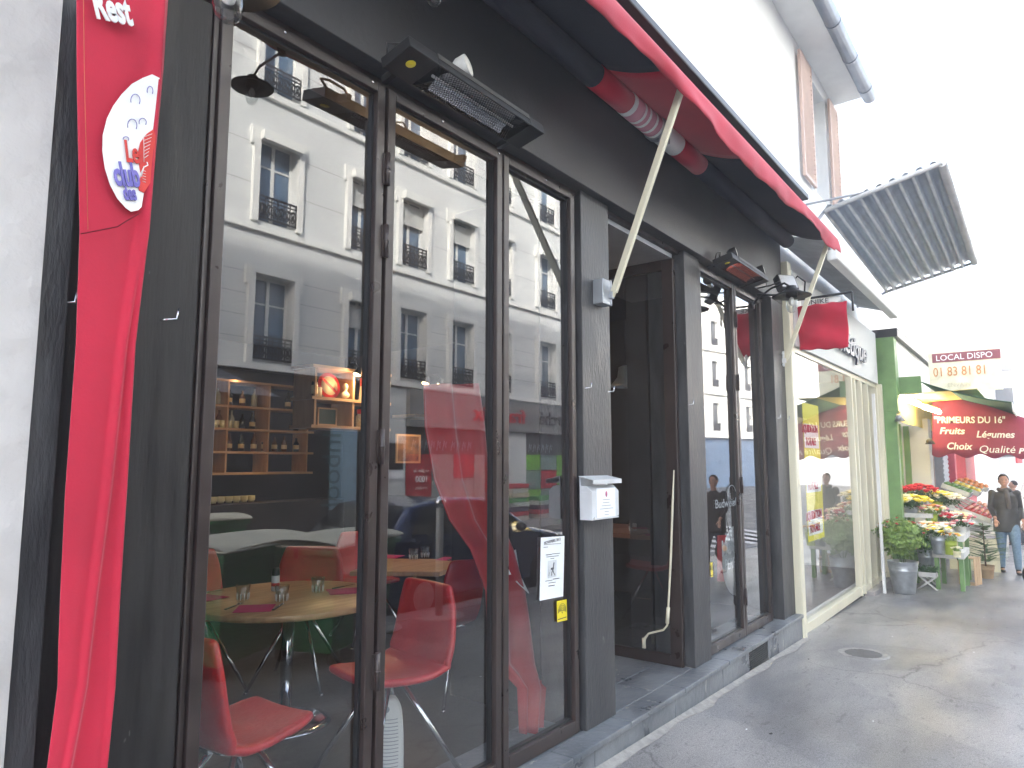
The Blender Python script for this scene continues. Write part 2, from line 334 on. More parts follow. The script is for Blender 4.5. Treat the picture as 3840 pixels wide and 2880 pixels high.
# slate step
m=M(); 
xs=[1.0,2.55,3.30,3.95,4.75,5.6,6.6,7.74]
for a,b_ in zip(xs,xs[1:]): m.box(a+.003,-.205,-.035,b_-.003,(-.06 if not 3.9<a<5 else -.052),0)
m.build('step_slab',slate,rest,bevel=.006)
m=M()
for a,b_ in ((4.01,4.55),(4.556,5.23)):
    for c,d_ in ((-.048,.22),(.226,.62),(.626,1.0)): m.box(a,c,-.03,b_,d_,.001)
m.build('threshold_slab',slate,rest,bevel=.004)
m=M(); m.box(1.0,-.06,-.03,3.65,.3,-.001); m.box(5.56,-.06,-.03,7.74,.3,-.001); m.box(3.65,.0,-.03,4.01,.3,-.001); m.build('sill_slab',slate,rest)
m=M()
xs=[1.0,1.9,2.9,3.55,4.62,5.5,6.12]; 
for a,b_ in zip(xs,xs[1:]): m.box(a+.003,-.185,-.6,b_-.003,.0,-.037)
m.box(6.62,-.185,-.6,7.10,0,-.037); m.box(7.106,-.185,-.6,7.74,0,-.037); m.build('step_riser',slate,rest,bevel=.004)
m=M(); m.box(6.123,-.165,-.6,6.617,.0,-.04)
for i in range(11): m.box(6.125,-.186,-.05-i*.018,6.615,-.166,-.042-i*.018+.002)
m.build('ventilation_grille',dark_metal,rest)
# open entrance door leaf folded inwards
d=M(); 
d.box(5.18,-.0,.003,5.225,.10,3.2); d.box(5.18,.10,.003,5.225,.95,.085); d.box(5.18,.10,3.12,5.225,.95,3.2); d.box(5.18,.95,.003,5.225,1.0,3.2)
d=d.build('entrance_door',brown_metal,rest,bevel=.004)
m=M(); m.quad((5.20,.10,.085),(5.20,.95,.085),(5.20,.95,3.12),(5.20,.10,3.12)); m.build('pane',GLASS,d)
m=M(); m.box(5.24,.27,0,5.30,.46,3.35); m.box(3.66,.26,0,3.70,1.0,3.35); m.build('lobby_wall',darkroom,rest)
# pale soffit board over entrance
m=M(); m.box(4.01,.0,3.20,5.17,1.0,3.235); m.build('lobby_ceiling',grey_metal,rest)
# coat hooks
def hook(x,y,z):
    m=M(); m.tube([(x-.035,y+.02,z-.012),(x-.035,y-.018,z-.012),(x,y-.03,z-.006),(x+.004,y-.03,z+.03)],.0035,6); m.build('hook',chrome,rest)
for x,y,z in ((.815,-.06,2.02),(1.115,-.06,2.02),(3.70,-.072,2.02),(3.985,-.072,2.02),(5.26,-.078,2.02),(5.545,-.078,2.02),(7.38,-.128,2.02),(7.70,-.128,2.02)): hook(x,y,z)
# upper storeys of our side
up=M(); 
# wall plane y 0 ; windows as holes
def holed(mm,x0,x1,z0,z1,y,dep,holes,sgn=1):
    """wall sheet at y with reveals going y+dep*sgn"""
    xs=sorted({x0,x1,*[h[0] for h in holes],*[h[1] for h in holes]}); zs=sorted({z0,z1,*[h[2] for h in holes],*[h[3] for h in holes]})
    for a,b_ in zip(xs,xs[1:]):
        for c,d_ in zip(zs,zs[1:]):
            mx,mz=(a+b_)/2,(c+d_)/2
            if any(h[0]<mx<h[1] and h[2]<mz<h[3] for h in holes): continue
            mm.quad((a,y,c),(b_,y,c),(b_,y,d_),(a,y,d_))
    for h in holes:
        a,b_,c,d_=h; e=y+dep*sgn
        mm.quad((a,y,c),(a,e,c),(a,e,d_),(a,y,d_)); mm.quad((b_,y,c),(b_,y,d_),(b_,e,d_),(b_,e,c))
        mm.quad((a,y,c),(b_,y,c),(b_,e,c),(a,e,c)); mm.quad((a,y,d_),(a,e,d_),(b_,e,d_),(b_,y,d_))
ub=thing('white_building','white rendered house above the black restaurant with grey eaves','building')
H1=[(1.2,2.2,5.2,6.8),(9.95,10.95,5.35,7.05)]
holed(up,-9,13.2,4.502,7.75,.02,.25,H1); up.quad((13.2,.02,3),(13.2,9,3),(13.2,9,7.75),(13.2,.02,7.75)); up.quad((-9,9,0),(13.2,9,0),(13.2,9,7.75),(-9,9,7.75)); up.quad((-9,.02,7.75),(13.2,.02,7.75),(13.2,9,7.75),(-9,9,7.75))
up.box(7.745,.02,3.72,13.2,.3,4.502)
up.build('wall',white_wall,ub)
winm=mat('dark_window_glass',(.05,.06,.075),.06,var=.1,spec=.9)
for a,b_,c,d_ in H1:
    fr=frame_rect(a,b_,c,d_,.06,.2,.25).build('window',white_paint,ub)
    M().box((a+b_)/2-.03,.2,c+.06,(a+b_)/2+.03,.25,d_-.06).box(a+.05,.24,c+.05,b_-.05,.26,d_-.05).build('pane',winm,fr)
# eaves: soffit + zinc gutter
m=M(); m.box(-9,-.42,7.25,11.6,.02,7.33); m.build('eaves_board',white_paint,ub)
zinc=mat('zinc',(.22,.25,.30),.45,.6)
m=M(); m.tube([(-9,-.50,7.22),(11.6,-.50,7.22)],.10,14)
for i in range(11): m.tube([(1.2+i*1.0,-.50,7.22),(1.22+i*1.0,-.50,7.22)],.104,14)
m.build('gutter',zinc,ub)
m=M(); m.box(-9,-.42,7.335,11.6,9,7.36); m.build('roof',zinc,ub)
shut=mat('pink_shutter',(.55,.40,.34),.6,var=.06)
def shutter(x0,x1,c,d_,y=-.05):
    s=frame_rect(x0,x1,c,d_,.05,y,y+.035).build('shutter',shut,ub)
    m=M(); n=int((d_-c)/.07)
    for i in range(n):
        z=c+.06+i*.068
        m.box(x0+.05,-.02,-.028,x1-.05,.0,.028,Matrix.Translation((0,y+.027,z))@Matrix.Rotation(R(35),4,'X'))
    m.build('slats',shut,s); return s
shutter(9.35,9.93,5.32,7.08); shutter(10.97,11.5,5.32,7.08)
rb=thing('rear_shade_block','tall pale block added unseen behind the restaurant to shade the opposite facade','building')  # unseen block added to keep the sun off the lower floors opposite
M().box(-48,9.4,-1,-2,20,21.3).build('wall',white_wall,rb); m=M(); 
for i in range(17):
    for j in range(5): m.box(-46.5+i*2.6,9.36,1.5+j*3.1,-45.3+i*2.6,9.395,3.4+j*3.1)
m.build('windows',winm,rb)
# neighbour on the left
lb=thing('plastered_building','white rough plaster wall at the left edge of the restaurant','building')
m=M()
def pw(u,v):
    x=-9+9.715*u; z=-.3+8*v; n=noise.noise(Vector((x*2.2,0,z*2.2)))*.006+noise.noise(Vector((x*9,3,z*9)))*.002
    return (x,-.125-n*1.2,z)
m.grid(pw,220,180); m.quad((.715,-.125,-.3),(.715,.3,-.3),(.715,.3,7.7),(.715,-.125,7.7)); m.build('wall',plaster,lb)
# ---------------------------------------------------------------- awning with arms
aw=thing('awning','red and navy fabric awning stretched above the restaurant doors','awning',(0,0,0))
x0,x1=.9,7.62
def can(u,v):
    x=x0+(x1-x0)*u; y=-.20-.50*v; z=4.04-.20*v-.03*math.sin(PI*v)+.012*math.sin(u*40)*v
    return (x,y,z)
m=M(); m.grid(lambda u,v:can(u*(3.62-x0)/(x1-x0),v),30,8); m.grid(lambda u,v:can(((5.12-x0)+(x1-5.12)*u)/(x1-x0),v),30,8); m.build('canopy',navy_canvas,aw,solid=.004)
m=M(); m.grid(lambda u,v:can(((3.62-x0)+1.5*u)/(x1-x0),v),16,8); m.build('red_panel',red_canvas,aw,solid=.004)
# roller with wrapped red/white logo part
m=M(); m.tube([(x0,-.24,3.93),(3.55,-.24,3.93)],.075,20); m.tube([(5.2,-.24,3.93),(x1,-.24,3.93)],.075,20); m.build('roller',navy_canvas,aw)
m=M(); m.tube([(3.551,-.24,3.93),(3.95,-.24,3.93)],.077,20); m.tube([(4.75,-.24,3.93),(5.199,-.24,3.93)],.077,20); m.build('roller_wrap',red_canvas,aw)
m=M(); m.tube([(3.951,-.24,3.93),(4.749,-.24,3.93)],.079,20); m.build('roller_logo',white_paint,aw)
pinkm=mat('pale_pink_print',(.62,.30,.36),.8)
m=M()
for k,(a,b_) in enumerate(((4.0,4.10),(4.13,4.17),(4.2,4.27),(4.3,4.36))): m.tube([(a,-.24,3.93),(b_,-.24,3.93)],.0795,20)
m.build('roller_print',pinkm,aw)
m=M(); m.lathe([(.09,-.03),(.09,.03)],n=20,mx=Matrix.Translation((4.42,-.24,3.93))@Matrix.Rotation(R(90),4,'Y')); m.box(4.39,-.33,3.80,4.45,-.27,3.86); m.build('roller_support',grey_metal,aw,bevel=.004)
m=M(); m.tube([(x0,-.70,3.84),(x1+.04,-.70,3.84)],.022,12); m.build('front_bar',white_paint,aw)
def val(u,v):
    x=x0-.02+(x1-x0+.10)*u; sag=.03+.075*abs(math.sin(u*PI*2.2+.5))**1.2*(1 if u<.97 else .5)
    a=v*(.085+sag); wv=.006*math.sin(x*9+v*3)+.002*math.sin(x*23)+.035*noise.noise(Vector((x*1.6,v,1)))
    return (x,-.728-.012*math.sin(v*PI)-wv*v*1.4,3.872-a)
m=M(); m.grid(val,160,6); m.grid(lambda u,v:(x0-.02+(x1-x0+.10)*u,-.728+.06*v,3.872+.004*v),160,1); m.build('valance',red_canvas,aw,solid=.005)
def arm(bx,by,bz,tx,ty,tz,box=True):
    m=M(); b_=Vector((bx,by,bz)); t_=Vector((tx,ty,tz)); e=b_+Vector((.02,-.09,-.02)); k=e.lerp(t_,.06)
    m.tube([e,k],.016,8); mx=(t_-e).to_track_quat('Z','X').to_matrix().to_4x4(); L=(t_-e).length
    m.box(-.022,-.014,.03,.022,.014,L,Matrix.Translation(e)@mx); a=m.build('arm',cream,aw,bevel=.004)
    m=M()
    if box: m.box(bx-.075,by-.075,bz-.075,bx+.045,by,bz+.085); 
    m.box(bx+.02,by-.08,bz-.07,bx+.036,by-.06,bz+.09); m.box(bx+.0,by-.10,bz-.035,bx+.03,by-.06,bz+.012)
    m.build('bracket',grey_metal if box else white_paint,a,bevel=.004)
    m=M()
    for dz in (-.05,.07): m.lathe([(.0,-.012),(.010,-.010),(.010,.01),(0,.012)],n=10,cap=False,mx=Matrix.Translation((bx+.04,by-.05,bz+dz))@Matrix.Rotation(R(90),4,'Y'))
    m.build('bolt',chrome,a)
arm(3.86,-.072,2.63,3.82,-.695,3.82); arm(7.42,-.128,2.62,7.46,-.695,3.82,False)
# ---------------------------------------------------------------- heaters and lamps under the fascia
def heater(x0,x1,label,glow=False,dz=0):
    t=thing('patio_heater',label,'heater',(0,-.277,3.225),rot=(R(-13),0,0),group='heaters under the awning')
    m=M(); y0,y1,z=-.085,.085,-.01
    m.box(x0,y0,z,x0+.17,y1,z+.05); m.box(x1-.12,y0,z,x1,y1,z+.05); m.box(x0+.17,y0,z+.04,x1-.12,y1,z+.05)
    m.box(x0+.17,y0,z,x1-.12,y0+.010,z+.04); m.box(x0+.17,y1-.010,z,x1-.12,y1,z+.04)
    m.build('housing',dark_metal,t,bevel=.003)
    m=M(); m.box(x0+.171,y0-.004,z+.028,x1-.125,y0-.0005,z+.054); m.build('trim',mat('brass_trim',(.12,.115,.11),.35,.6),t)
    m=M(); m.grid(lambda u,v:(x0+.26+(x1-x0-.44)*u,y0+.014+(y1-y0-.028)*v,z+.036-.022*(2*v-1)**2),2,10); m.build('reflector',mat('heater_reflector_glow',(.8,.3,.2),.3,.2,emis=(1,.12,.05),estr=.03) if glow else chrome,t)
    m=M(); m.tube([(x0+.22,(y0+y1)/2,z+.022),(x1-.16,(y0+y1)/2,z+.022)],.007,10); m.build('element',mat('quartz_tube',(.7,.68,.66),.2,var=.05),t)
    m=M(); n=44; L=x1-x0-.31
    for i in range(n):
        a=x0+.18+L*i/n; w_=y1-y0-.02; s=w_*.62
        if a+s<x1-.13:
            m.tube([(a,y0+.01,z-.001),(a+s,y1-.01,z-.001)],.0013,4); m.tube([(a+s,y0+.01,z-.003),(a,y1-.01,z-.003)],.0013,4)
    m.build('guard',dark_metal,t)
    m=M(); 
    for x in (x0+.08,x1-.08): m.box(x-.012,y1,z+.01,x+.012,.16,z+.04)
    m.tube([(x0+.02,y1-.02,z+.05),(x0+.0,y1-.05,z+.09),(x0+.06,y1-.07,z+.11),(x0+.12,y1-.03,z+.09),(x0+.13,y1,z+.05)],.006,8); m.build('mounting_bracket',dark_metal,t)
    m=M(); m.lathe([(0,-.001),(.022,-.001),(.022,0),(0,0)],c=(x0+.075,(y0+y1)/2-.01,z-.001),n=20,cap=False); m.build('rating_sticker',yellow,t)
    return t
heater(1.87,2.83,'black bar heater over the folding glass doors, wire guard not glowing')
heater(5.56,6.52,'bar heater with faint red glow near the far glass doors',True)
def spot(x,z,label,mm):
    t=thing('round_spotlight',label,'spotlight',(x,-.26,z),group='round spotlights on the fascia')
    mx=Matrix.Rotation(R(75),4,'X')@Matrix.Rotation(R(18),4,'Y')
    m=M(); m.lathe([(.0,-.05),(.03,-.05),(.048,-.02),(.052,.02),(.052,.028)],n=24,cap=False,mx=mx); m.tube([(0,.04,-.05),(0,.07,-.06)],.012,8); m.build('body',mm,t)
    m=M(); m.lathe([(.0,.036),(.03,.034),(.05,.028)],n=24,cap=False,mx=mx); m.build('lens',mat('frosted_lens',(.72,.70,.66),.35),t)
    m=M(); m.tube([(0,.05,-.05),(.05,.0,-.09),(.12,-.01,-.06),(.17,0,-.12)],.005,6); m.build('cable',dark_metal,t)
spot(2.31,3.385,'white round spotlight above the near bar heater',white_paint)
spot(5.86,3.36,'dark round spotlight above the far bar heater',dark_metal)
spot(6.6,3.37,'dark round spotlight beside the square floodlight',dark_metal)
t=thing('floodlight','square halogen floodlight on an arm by the far pillar','floodlight',(7.0,-.38,3.31))
mx=Matrix.Rotation(R(-38),4,'Z')@Matrix.Rotation(R(-25),4,'X')
m=M(); m.box(-.10,-.035,-.085,.10,.045,.085,mx); m.build('housing',dark_metal,t,bevel=.008)
m=M(); m.box(-.085,-.040,-.072,.085,-.0352,.072,mx); m.build('lens',mat('flood_lens',(.55,.56,.58),.3),t)
m=M(); m.tube([(0,.02,-.10),(-.1,.1,-.12),(-.12,.25,-.1)],.01,8); m.tube([(-.12,.02,.0),(-.1,.12,-.02),(-.1,.25,-.03)],.008,8); m.build('arm',dark_metal,t)
def barnlamp(loc,label,sc_=1,up=False):
    t=thing('barn_lamp',label,'wall lamp',loc,group='black barn lamps on the front'); t.scale=(sc_,)*3
    m=M(); m.lathe([(.05,.06),(.06,.045),(.10,.02),(.175,-.01),(.178,-.016),(.10,.012),(.055,.03)],n=32,cap=False); m.build('shade',dark_metal,t)
    m=M(); m.lathe([(.0,.085),(.045,.082),(.05,.055),(.055,.0),(.052,-.02)],n=20,cap=False); m.build('cap',dark_metal,t)
    m=M(); m.lathe([(.048,-.02),(.052,-.06),(.052,-.12),(.04,-.155),(.018,-.172),(.0,-.175)],n=24,cap=False); m.build('glass_jar',JAR,t)
    m=M(); m.lathe([(.0,-.02),(.015,-.03),(.028,-.07),(.02,-.10),(0,-.11)],n=16,cap=False); m.build('bulb',mat('bulb_glass',(.75,.74,.70),.15),t)
    m=M()
    if up: m.tube([(0,0,.07),(0,.10,.14),(0,.42,.15)],.011,8)
    else: m.tube([(0,0,.07),(0,.06,.12),(0,.18,.09),(0,.30,.02),(0,.36,-.04)],.011,8)
    m.lathe([(.0,-.01),(.04,-.008),(.04,.008),(0,.01)],n=16,cap=False,mx=Matrix.Translation((0,.365 if not up else .42,-.05 if not up else .15))@Matrix.Rotation(R(90),4,'X')); m.build('bracket',dark_metal,t)
barnlamp(ony(2968,1105,-.50),'black barn lamp with clear glass jar by the far pillar')
p=ony(862,-95,-.5); barnlamp(p,'black barn lamp cut off at the top left of the doors',.85,True)
barnlamp((1.76,-.60,3.34),'small black wall lamp mirrored at the top of the first pane',.55,True)
# ---------------------------------------------------------------- red banner at left pillar
bn=thing('red_banner','long red canvas banner hooked along the left pillar','banner',(0,0,0))
Lp=[(287,-60),(289,300),(300,870),(286,1294),(245,1855),(227,2213),(212,2571),(160,2900),(120,3100)]
Rp=[(660,-60),(640,240),(583,870),(528,1294),(495,1855),(470,2213),(450,2571),(420,2900),(400,3100)]
def ip(P,t):
    t=t*(len(P)-1); i=min(int(t),len(P)-2); f=t-i; return (P[i][0]*(1-f)+P[i+1][0]*f,P[i][1]*(1-f)+P[i+1][1]*f)
BY=-.20
def ban(u,v):
    l=ony(*ip(Lp,v),BY); r_=ony(*ip(Rp,v),BY); p=l.lerp(r_,u)
    fold=.011*math.exp(-((u-(.80-.62*max(0,v-.25)/.75))/.06)**2)*(1 if v>.2 else v/.2)
    fold+=.010*math.exp(-((u-.86)/.05)**2)
    p.y+=(-fold*1.6+.006*math.sin(u*9+v*5)*v + (.05*max(0,u-.86)/.14)); p.y-=.03*max(0,v-.7)/.3*(1-u)
    return p
m=M(); m.grid(ban,48,120); m.build('canvas',red_canvas,bn,solid=.004)
BL=BY-.022
def px_poly(pts,Y,th=.002): 
    return [ony(a,b_,Y) for a,b_ in pts]
def cropP(x0,y0,s,pts): return [(x0+a*s,y0+b*s) for a,b in pts]
k=(300,200,.3918)
out=cropP(*k,[(690,200),(770,240),(745,480),(720,640),(705,725),(640,780),(620,960),(660,1060),(640,1230),(612,1335),(590,1470),(560,1500),(490,1515),(440,1480),(360,1390),(290,1260),(240,1100),(215,930),(220,780),(260,620),(320,500),(400,390),(500,290),(600,235)])
m=M(); m.poly(px_poly(out,BL),(0,.002,0)); m.build('white_emblem',white_paint,bn)
redm=mat('emblem_red',(.60,.05,.04),.8); blu=mat('emblem_blue',(.16,.14,.42),.8)
mit=cropP(*k,[(705,725),(640,770),(580,850),(560,930),(560,1010),(572,1090),(580,1140),(620,1060),(600,1140),(560,1240),(565,1310),(612,1335),(660,1260),(700,1200),(715,1000),(725,800)])
m=M(); m.poly(px_poly(mit,BL-.003),(0,.002,0)); m.build('red_mitten',redm,bn)
m=M()
def stroke(pts,r,Y): m.tube([ony(*q,Y) for q in cropP(*k,pts)],r,5)
stroke([(610,790),(612,900),(612,1040)],.0008,BL-.004)
for i in range(7): stroke([(612,800+i*34),(690-i*6,770+i*34)],.0008,BL-.004)
for i in range(5): stroke([(600,1120+i*26),(630,1130+i*26)],.0008,BL-.004)
stroke([(585,1180),(610,1090),(650,1070),(640,1040)],.0018,BL-.004)
m.build('white_stitching',white_paint,bn)
m=M()  # loose blue outline strokes (generic scribble, no figures)
for cx_,cy_,rx_,ry_ in ((530,450,45,60),(500,690,45,62),(670,360,28,45),(600,660,35,40),(440,820,28,22)):
    stroke([(cx_+rx_*math.cos(a),cy_+ry_*math.sin(a)) for a in [R(d_) for d_ in range(-200,60,26)]],.0011,BL-.003)
m.build('blue_scribble',blu,bn)
def ptext(name,body,px,py,size,m_,parent,Y,ang=0,**kw):
    return text(name,body,size,m_,ony(px,py,Y),(math.cos(R(ang)),0,math.sin(R(ang))),(-math.sin(R(ang)),0,math.cos(R(ang))),parent,**kw)
def pfit(body,px,px2,py,size,m_,parent,Y,ang=0,**kw):
    o=ptext('lettering',body,px,py,size,m_,parent,Y,ang,**kw); a=ony(px,py,Y); b_=ony(px2,py,Y); fit(o,a,(math.cos(R(ang)),0,math.sin(R(ang))),(b_-a).length); return o
pfit('Le',476,522,604,.088,redm,bn,BL-.004,10,bold=.002)
pfit('club',434,527,692,.095,blu,bn,BL-.0045,14,bold=.003)
pfit('des',468,514,748,.060,blu,bn,BL-.0045,16,bold=.002)
pfit('Rest',362,492,64,.115,white_paint,bn,BL-.006,16,bold=.004)
m=M(); m.tube([ony(*q,BL-.002) for q in ((303,877),(380,862),(440,850),(480,825),(520,802))],.002,5); m.build('seam',mat('dark_red_thread',(.15,.0,.01),.9),bn)
m=M(); m.tube([ony(*q,BL-.001) for q in ((313,-20),(317,300),(330,860))],.0011,5); m.build('stitching',mat('orange_thread',(.5,.12,.06),.9),bn)
# ---------------------------------------------------------------- letter box menu, poster, stickers
t=thing('letter_box','white metal letter box with a menu sheet taped on, on the doorway pillar','letter box',(3.60,-.073,1.215))
m=M(); m.box(.0,-.085,0,.325,0,.165); m.poly([(0,0,.165),(0,-.085,.165),(0,-.05,.20),(0,0,.20)],(.325,0,0)); m.build('box',mat('letterbox_white',(.62,.64,.66),.4,.1),t,bevel=.002)
m=M(); m.poly([(-.01,0,.255),(-.01,-.098,.235),(-.01,-.098,.212),(-.01,-.102,.212),(-.01,-.102,.238),(-.01,0,.259)],(.345,0,0)); m.box(.0,-.006,.20,.325,0,.255); m.build('lid',mat('letterbox_white',(0,0,0)),t)
m=M(); m.box(.05,-.088,.012,.275,-.0855,.185); m.build('menu_sheet',paper,t)
m=M()
for i,(a,b_) in enumerate(((.12,.205),(.12,.2),(.105,.22),(.085,.245),(.14,.19),(.14,.19))): m.box(a,-.0892,.115-i*.018,b_,-.0884,.118-i*.018)
m.build('printed_lines',mat('grey_ink',(.25,.25,.28),.7),t)
m=M(); m.lathe([(0,0),(.011,0),(.011,.001),(0,.001)],n=14,cap=False,mx=Matrix.Translation((.163,-.089,.15))@Matrix.Rotation(R(90),4,'X')@Matrix.Scale(1.6,4,(0,1,0))); m.build('emblem',mat('pink_print',(.55,.15,.25),.8),t)
m=M(); 
for x in (.02,.31): m.ball((x,-.086,.012),.006)
m.build('screw',chrome,t)
t=thing('poster','long white notice with a small drawing taped inside the glass','poster')
A=[ony(2029,2016,-.016),ony(2117,2010,-.016),ony(2112,2236,-.016),ony(2024,2253,-.016)]
m=M(); m.poly(A,(0,.0015,0)); m.build('sheet',paper,t)
def onP(u,v,dy=-.0022): 
    p=(A[0].lerp(A[1],u)).lerp(A[3].lerp(A[2],u),v); return Vector((p.x,p.y+dy,p.z))
def line(mm,u0,u1,v,h=.006):
    mm.poly([onP(u0,v),onP(u1,v),onP(u1,v+h/.36*1.0),onP(u0,v+h/.36)],(0,.0008,0))
m=M(); 
for u0,u1,v,h in ((.12,.84,.115,.0022),(.1,.28,.155,.003),(.2,.45,.28,.004),(.47,.8,.275,.003),(.22,.75,.315,.003),(.4,.56,.35,.003),(.2,.5,.70,.003),(.52,.8,.685,.004),(.34,.64,.74,.003),(.34,.6,.785,.0045)): line(m,u0,u1,v,h)
m.build('printed_lines',ink,t)
ptext('lettering','NOVEMBRE 2013',2040,2042,.023,ink,t,-.0185,3,depth=.001,sx=1.0)
m=M(); m.poly([onP(.3,.385),onP(.66,.38),onP(.66,.655),onP(.3,.665)],(0,.0006,0)); m.build('drawing_ground',mat('pale_grey_print',(.62,.65,.67),.7),t)
m=M(); g=mat('grey_print',(.12,.12,.13),.7)
for pts,r in (([(.55,.42),(.53,.49),(.50,.54)],.006),([(.50,.54),(.46,.58),(.46,.63)],.004),([(.50,.54),(.55,.59),(.60,.63)],.004),([(.42,.52),(.55,.51)],.006),([(.36,.57),(.34,.63)],.002)):
    m.tube([onP(a,b_,-.003) for a,b_ in pts],r,6)
for a in m.b.verts: a.co.y=-.0185+(a.co.y+.0185)*.15
m.build('drawing',g,t)
def sticker(pts,label):
    t=thing('alarm_sticker',label,'sticker',group='yellow alarm stickers')
    A=[ony(*q,-.016) for q in pts]; m=M(); m.poly(A,(0,.001,0)); m.build('label',yellow,t,bevel=.0)
    c=(A[0]+A[1]+A[2]+A[3])/4; m=M(); c=c+Vector((0,-.0012,-.01))
    m.ball(c,.004,1,.2,1.3)
    for i in range(1,6):
        r=.008*i; m.tube([c+Vector((r*math.cos(R(a))*1.0,0,r*1.15*math.sin(R(a))+.004)) for a in range(20-i*6,162+i*6,12)],.0012,4)
    m.box(c.x-.045,c.y-.0004,A[3].z+.012,c.x+.045,c.y+.0002,A[3].z+.017)
    m.build('print',ink,t)
sticker([(2088,2255),(2125,2247),(2127,2325),(2090,2334)],'yellow alarm sticker with black arcs low on the near glass door')
sticker([(2664,2110),(2672,2108),(2674,2162),(2666,2165)],'yellow alarm sticker at the edge of the far glass door')
# crank handle leaning in doorway
t=thing('awning_crank','long white awning crank leaning in the doorway','crank')
m=M(); P=[onx(*q,5.12) for q in ((2415,2430),(2417,2395),(2432,2376),(2488,2362),(2502,2345),(2506,2280),(2515,2100),(2522,1900),(2527,1763))]
m.tube(P,[.012,.012,.008,.008,.008,.008,.009,.009,.004],8); m.tube([P[0],P[0]+Vector((0,0,.075))],.015,10); m.tube([onx(2502,2338,5.12),onx(2506,2278,5.12)],.014,10); m.build('rod',cream,t)
# ================================================================ INTERIOR
def make_chair(loc,rz,label):
    t=thing('dining_chair',label,'chair',loc,rz,'red leather chairs in the restaurant')
    # local: faces +x, seat centre 0,0
    prof=[(-.235,.84),(-.232,.74),(-.222,.64),(-.205,.55),(-.175,.485),(-.11,.452),(0,.445),(.12,.455),(.22,.472)]
    def sh(u,v):
        t_=v*(len(prof)-1); i=min(int(t_),len(prof)-2); f=t_-i; x=prof[i][0]*(1-f)+prof[i+1][0]*f; z=prof[i][1]*(1-f)+prof[i+1][1]*f
        wd=.200+.040*math.sin(PI*min(1,v*1.2)); e=abs(2*u-1); 
        if v<.12: wd-=.02*(1-v/.12)
        if v>.9: wd-=.03*((v-.9)/.1)
        return (x+.02*e*e*(1 if v<.5 else 0),(2*u-1)*wd,z+(.012*e*e if v>.5 else 0))
    m=M(); m.grid(sh,8,22); o=m.build('shell',leather,t,solid=.036,sub=2)
    m=M(); 
    for e_ in (.06,.94): m.tube([Vector(sh(e_,v/40))+Vector((.012*(1-v/40)+.004,0,.016*(v/40)+.002)) for v in range(1,38)],.0035,6)
    m.build('piping',leather,t)
    m=M(); 
    m.tube([(.06,.10,.43),(.06,-.10,.43)],.012,8); m.tube([(-.1,.08,.43),(-.1,-.08,.43)],.012,8); m.box(-.12,-.02,.415,.1,.02,.435); m.build('seat_mount',chrome,t)
    for sx_,sy_ in ((1,1),(1,-1),(-1,1),(-1,-1)):
        m=M(); m.tube([(.03*sx_,.05*sy_,.425),(.25*sx_,.235*sy_,.008)],[.0125,.011],10); m.lathe([(.012,0),(.013,.006),(.01,.012)],c=(.25*sx_,.235*sy_,0),n=10); m.build('leg',chrome,t)
    t.scale=(1.1,1.1,1.1); return t
c0=make_chair((1.645,.32,0),R(4),'red leather chair at bottom left, its back against the frame')
dup(c0,(2.55,.42,0),R(171),'red leather chair seen from its back between the first two panes')
dup(c0,(3.72,.98,0),R(70),'red leather chair half hidden by the mullion near the slanting red curtain')
dup(c0,(3.20,2.05,0),R(215),'red leather chair behind the pepper mill on the round table')
dup(c0,(2.65,2.45,0),R(262),'dark red chair behind the left side of the round table')
dup(c0,(4.35,2.6,0),R(250),'red chair on the far side of the square table')
def glass(loc,label,par=None):
    t=thing('drinking_glass',label,'glass',loc,group='water glasses on the tables')
    m=M(); m.lathe([(.030,0),(.033,.005),(.036,.04),(.042,.095),(.040,.095),(.034,.042),(.029,.012),(.0,.010)],n=20,cap=False)
    m.build('tumbler',glassmat('tumbler_glass',.06,(.90,.92,.92),0),t)
    m=M(); 
    for i in range(10):
        a=2*PI*i/10; m.tube([(.033*math.cos(a),.033*math.sin(a),.006),(.037*math.cos(a),.037*math.sin(a),.045)],.0022,5)
    m.build('facets',mat('glass_facets',(.75,.77,.77),.1,spec=1),t)
def cutlery(loc,rz,fork,label):
    t=thing('fork' if fork else 'knife',label,'cutlery',loc,rz,'forks and knives on the tables')
    m=M(); m.box(-.10,-.008,.002,.0,.008,.008); m.build('handle',dark_metal,t,bevel=.002)
    m=M()
    if fork:
        m.box(0,-.004,.003,.045,.004,.007)
        for i in range(4): m.box(.045,-.011+i*.0065,.003,.09,-.0085+i*.0065,.006)
        m.box(.04,-.011,.003,.05,.011,.007)
    else: m.poly([(0,-.008,.003),(.09,-.006,.003),(.105,.004,.003),(.09,.008,.003),(0,.008,.003)],(0,0,.002))
    m.build('blade' if not fork else 'tines',chrome,t)
def napkin(loc,rz,label):
    t=M(); t.box(-.10,-.10,.001,.10,.10,.004); o=t.build('napkin',mat('magenta_napkin',(.42,.01,.12),.9),bevel=.001); o.location=loc; o.rotation_euler=(0,0,rz); tag(o,label,'napkin','magenta napkins on the tables')
TC=(2.68,1.45)
t=thing('round_table','round oak dining table on a chrome column behind the first pane','table',(*TC,0))
m=M(); m.lathe([(.0,.705),(.575,.705),(.58,.71),(.58,.735),(.575,.74),(.0,.74)],n=64,cap=False); m.build('tabletop',wood,t)
m=M(); m.tube([(0,0,.02),(0,0,.705)],.036,20); m.lathe([(.0,0),(.27,0),(.27,.006),(.22,.015),(.04,.025)],n=40,cap=False); m.build('column',chrome,t)
def tp(a,b_,z=.741): p=onz(a,b_,.741); return (p.x,p.y,z)
glass(tp(910,2252),'water glass on the left of the round table'); glass(tp(1056,2256),'water glass in the middle of the round table, nearest the window'); glass(tp(1191,2222),'water glass on the right of the round table')
